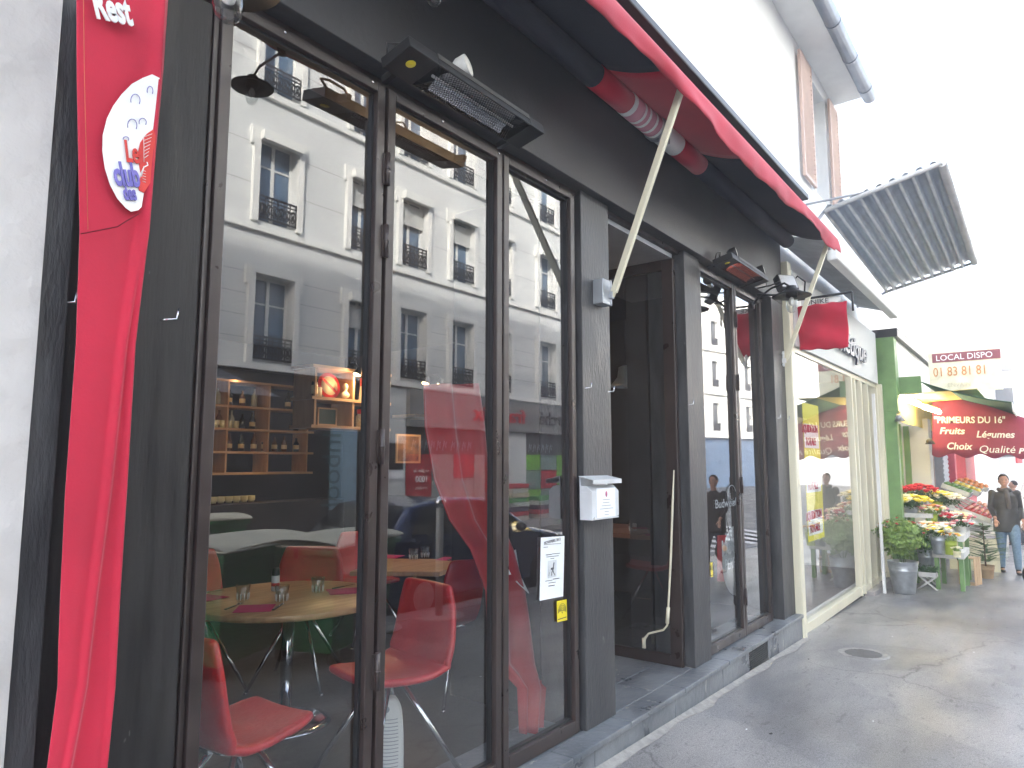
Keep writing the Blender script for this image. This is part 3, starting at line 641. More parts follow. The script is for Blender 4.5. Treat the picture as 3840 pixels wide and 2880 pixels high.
p=onz(1032,2215,.741); t=thing('pepper_mill','small pepper mill with dark cap on the round table','pepper mill',(p.x,p.y,.741))
m=M(); m.lathe([(0,0),(.025,0),(.025,.095),(0,.095)],n=18,cap=False); m.build('jar',mat('mill_label',(.6,.6,.58),.4),t)
m=M(); m.lathe([(.026,.096),(.026,.10),(.022,.14),(0,.145)],n=18,cap=False); m.build('cap',dark_metal,t)
m=M(); m.lathe([(.0255,.03),(.0255,.05)],n=18,cap=False); m.build('label_band',leather,t)
napkin(tp(955,2283),R(-42),'magenta napkin at the front edge of the round table'); napkin(tp(765,2245),R(10),'magenta napkin at the left of the round table'); napkin(tp(1290,2218),R(-30),'magenta napkin at the right of the round table')
cutlery(tp(880,2278,.746),R(30),True,'fork beside the front napkin on the round table'); cutlery(tp(1045,2280,.746),R(38),False,'knife beside the front napkin on the round table')
cutlery(tp(785,2225,.746),R(-5),True,'fork on the left napkin of the round table'); cutlery(tp(750,2262,.746),R(-60),False,'knife on the left napkin of the round table'); cutlery(tp(1290,2204,.746),R(5),False,'knife on the right napkin of the round table')
# square table
t=thing('square_table','square oak dining table on a chrome column behind the second pane','table',(0,0,0))
cs=[Vector((3.55,1.93,.705)),Vector((3.95,1.38,.705)),Vector((4.62,1.62,.705)),Vector((4.22,2.25,.705))]
m=M(); m.poly(cs,(0,0,.035)); m.build('tabletop',wood,t,bevel=.003)
m=M(); m.tube([(4.08,1.8,.02),(4.08,1.8,.705)],.034,18); m.lathe([(0,0),(.25,0),(.25,.006),(.2,.014),(.04,.022)],c=(4.08,1.8,0),n=36,cap=False); m.build('column',chrome,t)
glass(tp(1550,2100),'left water glass of the pair on the square table'); glass(tp(1594,2092),'right water glass of the pair on the square table')
napkin(tp(1690,2097),R(20),'dark red napkin at the right of the square table'); napkin(tp(1460,2088),R(20),'dark red napkin at the left of the square table')
cutlery(tp(1700,2099,.746),R(15),False,'knife on the right napkin of the square table')
# bar table in doorway and stool
t=thing('bar_table','high wooden bar table inside the doorway','table',(0,0,0))
m=M(); m.box(5.55,.55,.90,6.4,1.35,.94); m.build('tabletop',mat('red_brown_wood',(.22,.09,.05),.4,scale=3,stretch=(1,8,1)),t)
for x in (5.62,6.33):
    for y in (.62,1.28): M().box(x-.03,y-.03,0,x+.03,y+.03,.90).build('leg',dark_metal,t)
p=(5.75,.70,.941); glass(p,'water glass on the high bar table in the doorway')
# white fan heater
t=thing('fan_heater','white ribbed fan heater on the floor at the bottom edge','fan heater',(2.60,.47,0),R(-60)); t.scale=(.8,.8,.72)
m=M(); 
def fan(u,v):
    a=(u-.5)*2; z=.50*v; w_=.10*(1-.30*v**3)*math.sqrt(max(0,1-max(0,(v-.8)/.2)**2*.7)); return (a*w_,-.07*math.cos(a*1.4)*(1-.3*v),z)
m.grid(fan,14,20); m.grid(lambda u,v:((u-.5)*2*.10*(1-.30*v**3)*math.sqrt(max(0,1-max(0,(v-.8)/.2)**2*.7)),.02,.50*v),14,20); m.build('body',white_paint,t,solid=.006)
m=M()
for i in range(14):
    z=.05+i*.024; m.tube([fan(u/8*.8+.1,z/.5)[:2]+(z,) for u in range(9)],.003,5)
for a in m.b.verts: a.co.y-=.004
m.build('grille',grey_metal,t)
m=M(); m.ball((0,-.055,.43),.025,1,.4,1); m.build('knob',grey_metal,t)
# slanting red curtain
cur=[(1590,1440,1800),(1600,1600,1830),(1640,1800,1850),(1700,1950,1892),(1780,2060,1943),(1838,2218,1988),(1842,2310,2010),(1846,2490,2044),(1900,2530,2047),(1945,2580,2048),(1948,2750,2033)]
def curt(u,v,off=0):
    t_=v*(len(cur)-1); i=min(int(t_),len(cur)-2); f=t_-i; a,b_=cur[i],cur[i+1]
    xl=a[0]*(1-f)+b_[0]*f; y=a[1]*(1-f)+b_[1]*f; xr=a[2]*(1-f)+b_[2]*f
    Y=.62-.45*v; p=ony(xl+(xr-xl)*u,y,Y); p.y+=.045*math.sin(u*13+v*3)*(1-.4*v)-off; return p
m=M(); m.grid(curt,50,60); cu_=tag(m.build('curtain',mat('red_curtain',(.30,.006,.010),.85,bump=.1,bscale=50,sheen=.3),solid=.006),'red cloth curtain hanging aslant behind the third pane','curtain')
m=M(); m.poly([curt(.55,.42,.03),curt(.98,.40,.03),curt(.95,.455,.03),curt(.58,.46,.03)],(0,.003,0)); m.poly([curt(.62,.475,.03),curt(1.0,.465,.03),curt(.80,.505,.03)],(0,.003,0)); m.build('white_print',white_paint,cu_)
# wall shelves
spotw=mat('warm_lamp_emitter',(1,.8,.5),.4,emis=(1,.62,.28),estr=7)
def shelf(name,label,x0,x1,y,z0,z1,levels,cols,dep=.3,rz=0):
    t=thing(name,label,'shelf',(x0,y,z0),rz)
    L=x1-x0; H=z1-z0; m=M()
    for z in levels: m.box(0,-dep,z,L,0,z+.025)
    m.build('boards',shelfwood,t)
    m=M()
    for x in cols: m.box(x,-dep+.01,levels[0]+.025,x+.02,0,levels[-1]); 
    m.build('uprights',shelfwood,t); return t
def lamp_point(loc,e,r=.04,col=(1,.66,.35)):
    l=bpy.data.lights.new('spot_light','POINT'); l.energy=e; l.color=col; l.shadow_soft_size=r; o=bpy.data.objects.new('spot_light',l); o.location=loc; C.objects.link(o); return o
# mid shelf (two boards with books), seen through pane 1 right
sh1=shelf('wall_shelf','lit wooden wall shelf with books and a round sign',3.55,4.42,2.75,1.84,2.36,[0,.235,.50],[.03,.43])
def bookrow(x0,y,z,n,seed,label,grp,hh=(.17,.23),cols=None,lean=True):
    rnd=random.Random(seed); x=x0; cols=cols or [(.5,.03,.03),(.55,.12,.05),(.5,.4,.25),(.6,.55,.4),(.35,.05,.04)]
    for i in range(n):
        w_=rnd.uniform(.012,.024); h=rnd.uniform(*hh); m=M(); m.box(0,-.10,0,w_,.0,h); c=rnd.choice(cols)
        o=m.build('book',mat('book_cover_%d'%(cols.index(c)+10*len(cols)+(0 if cols[0][0]==.5 else 50)),c,.6),bevel=.001); o.location=(x,y,z); o.rotation_euler=(0,R(rnd.uniform(-2,7)),0); tag(o,label,'book',grp); x+=w_+.004
bookrow(4.12,2.55,2.102,12,3,'upright book among the red and orange spines on the lit shelf','books on the lit wall shelf')
t=thing('round_sign','round white sign with red rim and diagonal bar on the shelf','sign',(3.83,2.60,2.215),0)
mx=Matrix.Rotation(R(80),4,'X')
m=M(); m.lathe([(0,0),(.115,0),(.115,.008),(0,.008)],n=40,cap=False,mx=mx); m.build('plate',mat('red_enamel',(.55,.02,.03),.35),t)
m=M(); m.lathe([(0,.009),(.085,.009),(.085,.011),(0,.011)],n=40,cap=False,mx=mx); m.build('face',mat('cream_enamel',(.6,.52,.36),.4),t)
m=M(); m.box(-.09,-.012,.0115,.09,.012,.014,mx@Matrix.Rotation(R(-40),4,'Z')); m.build('bar',mat('red_enamel',(0,0,0)),t)
t=thing('bust_figurine','small cream bust figurine in front of the round sign','figurine',(3.93,2.50,2.102))
m=M(); m.ball((0,0,.035),.045,1,.6,.7); m.tube([(0,0,.05),(0,0,.085)],.015,8); m.ball((0,0,.108),.027,.9,1,1.15); m.build('bust',mat('cream_ceramic',(.6,.5,.34),.4),t,remesh=.004)
def cyl(name,label,cat,loc,prof,m_,grp=None,cap=None):
    t=thing(name,label,cat,loc,group=grp); m=M(); m.lathe(prof,n=18,cap=False); m.build('body',m_,t)
    if cap: m=M(); m.lathe(cap[0],n=18,cap=False); m.build('cap',cap[1],t)
    return t
cyl('jar','clear jar with bright red lid on the lower lit shelf','jar',(4.16,2.55,1.866),[(0,0),(.045,0),(.05,.02),(.05,.10),(.035,.12),(0,.12)],mat('sweets_jar',(.35,.28,.16),.25,scale=60,col2=(.6,.5,.3)),None,([(.04,.125),(.042,.16),(0,.162)],mat('red_lid',(.75,.02,.01),.3)))
cyl('candle','cream candle on the upper lit shelf','candle',(3.66,2.52,2.102),[(0,0),(.032,0),(.032,.08),(0,.08)],mat('cream_wax',(.6,.52,.36),.5))
cyl('wine_bottle','dark bottle with a pale label at the left end of the lit shelf','bottle',(3.60,2.49,1.866+.236),[(0,0),(.026,0),(.026,.11),(.01,.15),(.01,.18),(0,.18)],mat('dark_bottle_glass',(.012,.02,.012),.12,spec=.8),None,([(.0265,.02),(.0265,.09)],mat('pale_label',(.6,.45,.22),.6)))
t=thing('picture_frame','dark framed picture on the lower lit shelf','picture',(3.68,2.55,1.868)); frame_rect(0,.2,0,.15,.012,-.01,0).build('frame',shelfwood,t); M().box(.012,-.005,.012,.188,0,.138).build('print',mat('dark_green_print',(.03,.06,.04),.5),t)
def clampspot(loc,label):
    t=thing('clamp_spotlight',label,'spotlight',loc,group='small clamp spotlights over the shelves')
    m=M(); m.lathe([(.012,.05),(.025,.03),(.036,-.02),(.038,-.03)],n=16,cap=False,mx=Matrix.Rotation(R(25),4,'Y')); m.tube([(0,0,.04),(0,.03,.08),(0,.1,.09)],.006,6); m.build('head',dark_metal,t)
    m=M(); m.lathe([(0,-.026),(.03,-.024)],n=16,cap=False,mx=Matrix.Rotation(R(25),4,'Y')); m.build('lamp_face',spotw,t)
    l=lamp_point((0,-.03,-.09),1.1); l.parent=t
clampspot((3.98,2.40,2.335),'clamp spotlight shining on the book shelf')
lamp_point((4.25,2.38,2.31),.8)
# shelf pane 2: model car
sh2=shelf('wall_shelf','lit wooden shelf carrying a toy racing car',4.72,5.42,2.75,1.99,2.3,[0,.0,.001],[.17],.3)
t=thing('toy_racing_car','blue grey toy racing car on the lit shelf','toy car',(5.18,2.60,2.02))
m=M(); m.ball((0,0,.03),.11,1,.26,.22,18,10); m.ball((-.02,0,.05),.045,1.1,.5,.45); m.build('body',mat('blue_grey_enamel',(.14,.2,.24),.3),t)
for x in (-.065,.065):
    for y in (-.032,.032): m=M(); m.lathe([(0,-.006),(.022,-.006),(.022,.006),(0,.006)],c=(0,0,0),n=16,cap=False,mx=Matrix.Translation((x,y,.022))@Matrix.Rotation(R(90),4,'X')); m.build('wheel',dark_metal,t)
text('lettering','14',.035,white_paint,(-.045,-.036,.025),(1,0,0),(0,0,1),t,depth=.001)
for i,(x,z,h,c) in enumerate(((5.22,2.015,.13,(.6,.4,.2)),(5.32,2.015,.2,(.62,.42,.2)),(5.30,2.22,.06,(.5,.4,.25)))):
    o=M().box(0,-.05,0,.08,0,h).build('card_box',mat('card_%d'%i,c,.7)); o.location=(x,2.70,z); tag(o,['small card box behind the toy car','tall card box at the right of the toy car','flat card box on top of the tall box'][i],'box')
clampspot((4.62,2.2,2.30),'clamp spotlight left of the toy car'); clampspot((5.05,2.42,2.34),'clamp spotlight above the toy car')
# far bar shelves, seen through pane 1 left
bs=shelf('bar_shelf','long wooden bar shelves of bottles and glasses on the back wall',3.4,5.5,5.3,1.42,2.75,[0,.24,.50,.76,1.05],[.05,.62,.92,1.45,2.0],.3)
cap=M().box(3.3,4.5,0,5.6,4.95,1.12).build('bar_counter',darkroom); tag(cap,'dark bar counter below the bottle shelves','counter')
rnd=random.Random(4)
gl=mat('dark_bottle_glass',(0,0,0)); amber=mat('amber_bottle',(.10,.04,.01),.15,spec=.8); clearb=mat('pale_bottle',(.35,.36,.28),.2)
bot0=None
for lv,zz in ((.26,1),(.52,1),(.785,1)):
    for i in range(13):
        if rnd.random()<.2: continue
        x=3.52+i*.15+rnd.uniform(-.02,.02); h=rnd.uniform(.85,1.1); mm=rnd.choice([gl,gl,amber,clearb])
        t=cyl('bottle','bottle on the %s board of the dim back bar shelves'%{.26:'second lowest',.52:'middle',.785:'second highest'}[lv],'bottle',(x,5.12,1.42+lv+.012),[(0,0),(.034*1,0),(.034,.11*h),(.012,.15*h),(.012,.19*h),(0,.19*h)],mm,'bottles on the %s board of the back bar shelves'%{.26:'second lowest',.52:'middle',.785:'second highest'}[lv],([(.0345,.03),(.0345,.08)],mat('pale_label',(0,0,0))) if rnd.random()<.6 else None)
for i in range(9):
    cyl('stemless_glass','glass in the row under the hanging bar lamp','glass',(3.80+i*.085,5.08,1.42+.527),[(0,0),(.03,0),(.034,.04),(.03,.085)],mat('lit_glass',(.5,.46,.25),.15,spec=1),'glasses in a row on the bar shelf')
for i in range(9):
    cyl('cup','pale cup in the row above the bar counter','cup',(3.78+i*.09,4.75,1.125),[(0,0),(.028,0),(.042,.03),(.04,.07)],mat('pale_cup',(.65,.6,.35),.3),'pale cups on the bar counter')
def pend(loc,label,m_,e,r=.1,cable=1.0):
    t=thing('pendant_lamp',label,'lamp',loc,group='pendant lamps in the restaurant')
    m=M(); m.lathe([(.02*r/.1,.13*r/.1),(.045*r/.1,.12*r/.1),(.055*r/.1,.05*r/.1),(.10*r/.1,-.01),(.10*r/.1,-.03)],n=28,cap=False); m.build('shade',m_,t,solid=.002)
    m=M(); m.tube([(0,0,.13*r/.1),(0,0,cable)],.003,6); m.build('cable',dark_metal,t)
    m=M(); m.ball((0,0,.0),.028); m.build('bulb',spotw if e else white_paint,t)
    if e: l=lamp_point((0,0,-.07),e); l.parent=t
pend((3.62,4.25,2.12),'lit black pendant lamp over the bar counter',dark_metal,1.2)
pend(onx(2345,1440,6.2),'dull metal factory pendant lamp inside the doorway',steel,0,.14,1.2)
lamp_point((4.4,5.0,2.5),.4); lamp_point((4.6,4.6,1.4),.3)
t=thing('warm_picture','warm lit framed picture on the wall behind the square table','picture',(5.0,3.0,1.55)); frame_rect(0,.35,0,.3,.02,-.02,0).build('frame',shelfwood,t); M().box(.02,-.008,.02,.33,0,.28).build('print',mat('orange_print',(.35,.16,.05),.5,scale=10,col2=(.1,.05,.03)),t); lamp_point((5.15,2.8,1.85),.4)
# enamel signs inside far window
t=thing('motor_oil_sign','faded red motor oil sign standing behind the far glass doors','sign')
A=[ony(2692,2008,.35),ony(2824,2000,.35),ony(2826,2182,.35),ony(2694,2180,.35)]
m=M(); m.poly(A,(0,.01,0)); m.build('plate',mat('faded_red_enamel',(.40,.03,.035),.45),t)
c=(A[0]+A[2])/2; m=M(); r=(A[1]-A[0]).length*.40; m.lathe([(0,0),(r,0),(r,.003),(0,.003)],n=32,cap=False,mx=Matrix.Translation(c+Vector((0,-.004,0)))@Matrix.Rotation(R(90),4,'X')@Matrix.Scale(.85,4,(0,1,0))); m.build('roundel',mat('faded_white_enamel',(.5,.52,.52),.5),t)
s=(A[1]-A[0]).length
text('lettering','MOTOR OIL',s*.21,paper,(A[0].x+s*.06,.34,A[0].z-.20*s),(1,0,0),(0,0,1),t,bold=.002,sx=.85)
text('lettering','LUBRICATES',s*.15,paper,(A[0].x+s*.12,.34,A[3].z+.24*s),(1,0,0),(0,0,1),t,sx=.85)
text('lettering','PERFECTLY',s*.15,paper,(A[0].x+s*.14,.34,A[3].z+.08*s),(1,0,0),(0,0,1),t,sx=.85)
t=thing('beer_window_lettering','etched white beer lettering and round crest on the far glass doors','lettering')
fm=mat('etched_white',(.20,.22,.23),.8)
text('lettering','Budweiser',.105,fm,tuple(ony(2682,1907,-.014)),(1,0,0),(0,0,1),t,depth=.001,sx=1.35,bold=.001)
c=ony(2745,1855,-.015); m=M(); m.tube([c+Vector((.10*math.cos(R(a)),0,.085*math.sin(R(a)))) for a in range(0,361,15)],.004,5); m.build('crest_ring',fm,t)
t=thing('metal_fan','brushed metal disc and plate leaning behind the far glass door','machine',tuple(ony(2815,2330,.3)))
m=M(); m.poly([(-.16,0,0),(.12,0,0),(.12,0,.28),(.02,0,.52),(-.05,0,.55),(-.16,0,.30)],(0,.02,0)); m.build('plate',steel,t,bevel=.004)
m=M(); m.lathe([(0,-.012),(.13,-.01),(.15,0),(.15,.02)],n=40,cap=False,mx=Matrix.Translation((.03,-.01,.17))@Matrix.Rotation(R(90),4,'X')@Matrix.Scale(-1,4,(0,0,1))); m.build('disc',grey_metal,t)
# ================================================================ CREAM SHOP (right)
cs_=thing('cream_shop','cream framed shop with sliding glass front next to the restaurant','building')
pale=mat('pale_grey_fascia',(.60,.61,.59),.6,var=.04,scale=2)
g0=-.30
m=M(); m.box(7.745,-.20,-.45,7.87,.1,3.75); m.build('corner_post',cream,cs_,bevel=.012)
m=M(); m.box(7.745,-.02,3.0,8.05,.3,4.5); m.box(8.05,-.16,2.86,12.93,.2,3.72); m.build('fascia',pale,cs_,bevel=.004)
m=M(); m.box(7.87,-.135,-.28,11.2,-.03,-.17); m.box(7.87,-.12,2.80,12.93,-.03,2.86)
for x in (10.95,11.18,11.62,12.1,12.88): m.box(x,-.14,-.30,x+.05,-.05,2.80)
m.box(12.93,-.2,-.45,13.05,.2,2.86); m.box(11.3,-.13,-.28,12.9,-.03,-.20); m.build('frame',cream,cs_,bevel=.004)
m=M(); m.box(11.72,-.30,-.42,11.76,-.26,2.6); m.build('sliding_bar',white_paint,cs_)
m=M(); m.quad((7.87,-.10,-.17),(12.9,-.10,-.17),(12.9,-.10,2.8),(7.87,-.10,2.8)); m.build('shop_glass',glassmat('shop_glass',.06,(.97,.97,.95)),cs_)
m=M(); m.box(7.87,-.10,-.6,11.3,-.02,-.285); m.build('base',mat('dark_base',(.06,.06,.06),.7),cs_)
m=M(); m.box(11.3,-.22,-.6,12.95,-.03,-.285)
for i in range(26): m.box(11.34+i*.062,-.232,-.44+.0*i,11.372+i*.062,-.221,-.305)
m.build('metal_step',mat('tread_plate',(.38,.36,.36),.5,.3),cs_)
m=M(); m.box(7.87,.0,-.2,13.0,.02,-.17); m.box(7.87,3.5,-.2,13,3.55,3); m.box(7.85,.2,-.2,7.87,3.5,3); m.box(12.98,.2,-.2,13,3.5,3); m.box(7.87,.2,2.95,13,3.5,3.0); m.build('interior_wall',white_wall,cs_)
m=M(); m.box(7.87,.02,-.22,13,3.5,-.2); m.build('shop_floor',mat('brown_floor',(.16,.12,.10),.5),cs_)
# shop lettering
sign=thing('script_shop_sign','dark raised script lettering on the pale shop fascia','sign')
text('lettering','Cosmétique',.42,mat('sign_dark_metal',(.10,.11,.14),.4,.3),(8.9,-.20,3.08),(1,0,0),(0,0,1),sign,depth=.03,shear=.35,space=.95,bold=.008,sx=1.45)
# sale banner inside window
t=thing('sale_banner','yellow closing down banner with red words behind the cream shop window','banner')
m=M(); m.box(9.03,.05,.60,9.80,.055,2.30); m.build('sheet',mat('yellow_sheet',(.85,.76,.05),.6,scale=2,col2=(.90,.82,.14)),t)
rd=mat('sale_red',(.45,.01,.06),.6)
for z in (1.93,1.38,.86):
    m=M(); m.box(9.04,.045,z-.19,9.72,.048,z+.11); m.build('white_patch',paper,t)
    text('lettering','LIQUIDATION',.135,rd,(8.93,.04,z),(1,0,.02),(0,0,1),t,bold=.003,sx=.85); text('lettering','TOTALE',.135,rd,(9.08,.04,z-.16),(1,0,.02),(0,0,1),t,bold=.003,sx=.95)
# corrugated marquee
mq=thing('corrugated_canopy','grey corrugated metal canopy tilted up over the cream shop','canopy')
A_=Vector((8.9,-.35,4.62)); B_=Vector((8.9,-1.60,4.90)); C_=Vector((12.4,-1.65,4.56)); D_=Vector((12.4,-.45,4.29))
def marq(u,v):
    p=A_.lerp(B_,u).lerp(D_.lerp(C_,u),v); return p
m=M()
n=9
for i in range(n):
    u0=i/n; u1=(i+.72)/n
    def f(u,v,u0=u0,u1=u1): 
        p=marq(u0+(u1-u0)*u,v); p.z+=.06*abs(math.sin(u*PI))**.5; return p
    m.grid(f,8,6)
    m.grid(lambda u,v,u1=u1,i=i: marq(u1+((i+1)/n-u1)*u,v),1,6)
m.build('ribbed_sheet',mat('blue_grey_sheet',(.42,.47,.54),.4,.2),mq,solid=.004)
m=M()
for i in range(1,n): m.tube([marq((i-.14)/n,.0)-Vector((0,0,.012)),marq((i-.14)/n,1.0)-Vector((0,0,.012))],.018,6)
m.build('rib_cap',mat('pale_rib',(.62,.64,.66),.5),mq)
m=M(); m.tube([A_,B_],.03,8); m.tube([B_,C_],.05,8); m.tube([C_,D_],.022,8); m.tube([A_,D_],.02,8); m.build('edge_frame',mat('pale_edge',(.5,.5,.5),.5),mq)
m=M(); m.tube([(8.9,0,4.2),A_],.02,6); m.tube([(12.4,0,4.1),D_],.02,6); m.tube([(8.9,.0,4.75),(8.9,-.8,4.75)],.015,6); m.build('stay',grey_metal,mq)
# white roller awning cassette under it
t=thing('roller_cassette','closed white awning cassette over the cream shop front','awning cassette')
m=M(); m.box(8.2,-.62,3.80,12.2,-.50,3.93); m.build('cassette',white_paint,t,bevel=.02)
m=M(); m.quad((7.8,-.02,4.1),(12.4,-.02,4.1),(12.4,-.55,3.93),(7.8,-.55,3.93)); m.build('cloth',mat('grey_cloth',(.36,.38,.40),.8),t,solid=.004)
# red flag on bracket
t=thing('hanging_red_flag','square red cloth hung under a dark bracket beside the far pillar','flag')
m=M(); m.tube([(8.2,-.02,3.40),(8.2,-.74,3.41)],.014,8); m.tube([(8.2,-.74,3.41),(8.2,-.74,3.20)],.011,8); m.tube([(8.2,-.05,3.42),(8.2,-.10,3.60),(8.2,-.18,3.68),(8.2,-.26,3.6),(8.2,-.24,3.42)],.01,8); m.build('bracket',dark_metal,t)
m=M(); m.grid(lambda u,v:(8.2+.03*math.sin(u*7+v*3)*v+.02*math.sin(v*9-u*4),-.16-.52*u,3.32-.50*v-.02*u*v+.006*math.sin(u*20)),24,24); m.build('cloth',red_canvas,t,solid=.003)
m=M(); m.box(8.21,-.62,3.325,8.225,-.20,3.385); m.build('white_sign_strip',white_paint,t)
text('lettering','UNIKE',.075,ink,(8.205,-.24,3.33),(0,-1,0),(0,0,1),t,depth=.002,sx=1.2)
# ================================================================ FLOWER SHOP
fs=thing('flower_shop','green fronted flower shop with yellow lit awning underside','building')
m=M(); m.box(13.06,-.41,2.40,13.35,.2,3.66); m.box(13.06,-.38,-.6,13.25,.0,2.40); m.box(13.07,-.40,2.38,13.34,-.2,2.40); m.build('pilaster',green_paint,fs,bevel=.006)
m=M(); m.box(13.36,-.39,2.95,18.6,.1,3.66); m.build('fascia',mat('white_lightbox',(.8,.82,.8),.4),fs)
m=M(); m.box(13.05,-.47,3.66,18.7,.1,3.80); m.build('fascia_cap',dark_metal,fs)
m=M(); m.box(13.36,-.73,2.72,13.42,-.2,3.0); m.box(18.6,-.7,2.3,18.9,.2,3.72); m.build('awning_end_box',green_paint,fs)
m=M(); m.quad((13.42,-.1,2.70),(18.6,-.1,2.70),(18.6,-1.5,2.74),(13.42,-1.5,2.74)); m.quad((13.42,-.35,2.26),(18.6,-.35,2.26),(18.6,-.35,2.7),(13.42,-.35,2.7)); m.build('soffit',mat('yellow_soffit',(.75,.62,.18),.5),fs,solid=.01)
m=M(); m.box(13.45,.0,-.6,18.6,.02,2.3); m.build('back_wall',mat('pale_shop_wall',(.5,.48,.42),.6),fs)
fr=M()
for x in (13.4,14.4,15.2,16.2): fr.box(x,-.12,-.5,x+.1,-.02,2.3)
fr.build('window_frame',green_paint,fs)
m=M(); m.quad((13.5,-.07,.2),(16.2,-.07,.2),(16.2,-.07,2.3),(13.5,-.07,2.3)); m.build('pane',glassmat('shop_glass',.2),fs)
tl=mat('fluorescent_tube',(1,1,.9),.4,emis=(1,.86,.55),estr=9)
def tube_lamp(p,q,label):
    t=thing('tube_light',label,'light',p,group='fluorescent tubes under the yellow soffit'); M().tube([Vector((0,0,0)),q-p],.035,12).build('tube',tl,t); M().tube([Vector((0,0,.06)),q-p+Vector((0,0,.06))],.022,4).build('batten',white_paint,t)
tube_lamp(onx(3368,1487,13.5),onx(3454,1521,14.4),'nearer glowing tube light under the yellow soffit'); tube_lamp(onx(3465,1528,14.6),onx(3523,1546,15.2),'farther glowing tube light under the yellow soffit')
t=thing('shop_awning','green and white awning sloping over the flower stall','awning')
m=M(); m.grid(lambda u,v:(13.4+5.2*u,-.7-1.25*v,2.92-.42*v-.05*math.sin(PI*v)),12,8); m.build('canopy',mat('green_canvas',(.06,.16,.12),.8),t,solid=.006)
m=M(); m.grid(lambda u,v:(13.4+5.2*u,-1.94-.01*math.sin(u*60),2.50-.13*v),90,2); m.build('valance',white_paint,t,solid=.004)
def wallspot(x,y,z,label,m_):
    t=thing('wall_spotlight',label,'spotlight',(x,y,z),group='shop wall spotlights'); M().tube([(-.12,0,.0),(0,0,.02)],.02,8).build('arm',m_,t); m=M(); m.lathe([(.02,.06),(.05,.02),(.085,-.04),(.08,-.045)],n=16,cap=False); m.ball((-.16,0,0),.05); m.build('head',m_,t)
wallspot(13.02,-.44,2.28,'grey twin spotlight under the green pilaster',grey_metal); wallspot(15.2,-.6,1.95,'dark twin spotlight by the white downpipe',dark_metal)
t=thing('downpipe','white rendered pier between flower shop and fruit shop','pier'); m=M(); m.box(16.35,-.45,-.7,16.8,.2,2.45); m.box(16.33,-.47,.9,16.82,.2,.94); m.box(16.33,-.47,1.75,16.82,.2,1.79); m.build('shaft',white_wall,t)
# LOCAL sign above
t=thing('estate_sign','pale sign board with phone number above the fruit awning','sign')
m=M(); m.box(16.2,-1.75,2.95,16.24,-.55,3.75); m.build('board',mat('pale_yellow_board',(.75,.72,.55),.6),t)
m=M(); m.box(16.19,-1.75,3.55,16.198,-.62,3.73); m.build('header',mat('maroon_header',(.25,.06,.08),.6),t)
text('lettering','LOCAL DISPO',.16,paper,(16.185,-.68,3.585),(0,-1,0),(0,0,1),t,sx=.95); text('lettering','01 83 81 81',.26,mat('orange_ink',(.6,.25,.08),.6),(16.185,-.62,3.27),(0,-1,0),(0,0,1),t,sx=.72); text('lettering','ENVAIN',.11,mat('pale_ink',(.6,.55,.4),.6),(16.185,-.85,3.05),(0,-1,0),(0,0,1),t)
# ================================================================ FRUIT SHOP
fr=thing('fruit_shop_building','greengrocer front with brown pier and grey shutter beyond the flowers','building')
m=M(); m.box(17.5,-.35,-.8,17.9,.3,2.6); m.build('pier',mat('brown_pier',(.22,.12,.10),.6),fr)
m=M(); m.box(17.9,.1,-.8,22,.14,2.8); m.build('wall',mat('dark_shopfront',(.09,.05,.05),.5),fr)
m=M(); 
for x in (18.6,19.4,20.1,20.9): m.box(x,-.0,-.3,x+.09,.09,2.6)
m.build('mullion',cream,fr)
m=M(); m.box(22.0,-.1,-.8,23.2,.3,2.8)
for i in range(26): m.box(22.02,-.12,-.6+i*.12,23.18,-.101,-.53+i*.12)
m.build('roller_shutter',grey_metal,fr)
m=M(); m.box(16.85,.05,2.62,30,9,9.0); m.build('upper_wall',white_wall,fr)
m=M(); m.box(23.4,-.25,-.8,23.8,.3,2.9); m.build('red_pier',mat('red_pier',(.45,.03,.06),.6),fr)
t=thing('burgundy_awning','burgundy greengrocer awning with white lettering over the fruit stalls','awning')
X=15.35
def XP(px,py,x=X): return onx(px,py,x)
ch=[XP(3495,1707),XP(3499,1500),XP(3575,1440),XP(3840,1560),XP(3860,1580),XP(3860,1715)]
prev=None
m=M(); m.grid(lambda u,v:XP(3495+365*u+ (3*v),1707+8*math.sin(u*22)*(1-v)+(1+0*u)*(8*u*(1-v)) - v*(1707-(1478+ (120 if u>.25 else 120)*max(0,u-.2)))),60,6); m.build('cheek',burg,t,solid=.004)
a=XP(3575,1480); b_=XP(3870,1600); q=Vector((6,0,.1))
m=M(); m.grid(lambda u,v:a.lerp(b_,u)+q*v+Vector((0,0,.0)),10,4); m.build('canopy',burg,t,solid=.006)
for body,px,px2,py,sz,sh_ in (('"PRIMEURS DU 16"',3503,3770,1586,.165,0),('Fruits',3524,3619,1627,.17,.2),('Légumes',3662,3806,1640,.17,.2),('Choix',3552,3648,1684,.175,.2),('Qualité',3674,3808,1696,.18,.2),('Prix',3820,3890,1700,.13,.2)):
    o_=XP(px,py,X-.02); e_=XP(px2,py,X-.02); xd=(0,-1,-.035); o=text('lettering',body,sz,white_paint,tuple(o_),xd,(0,-.03,1),t,depth=.004,shear=sh_,bold=.004); fit(o,o_,xd,(e_-o_).length)
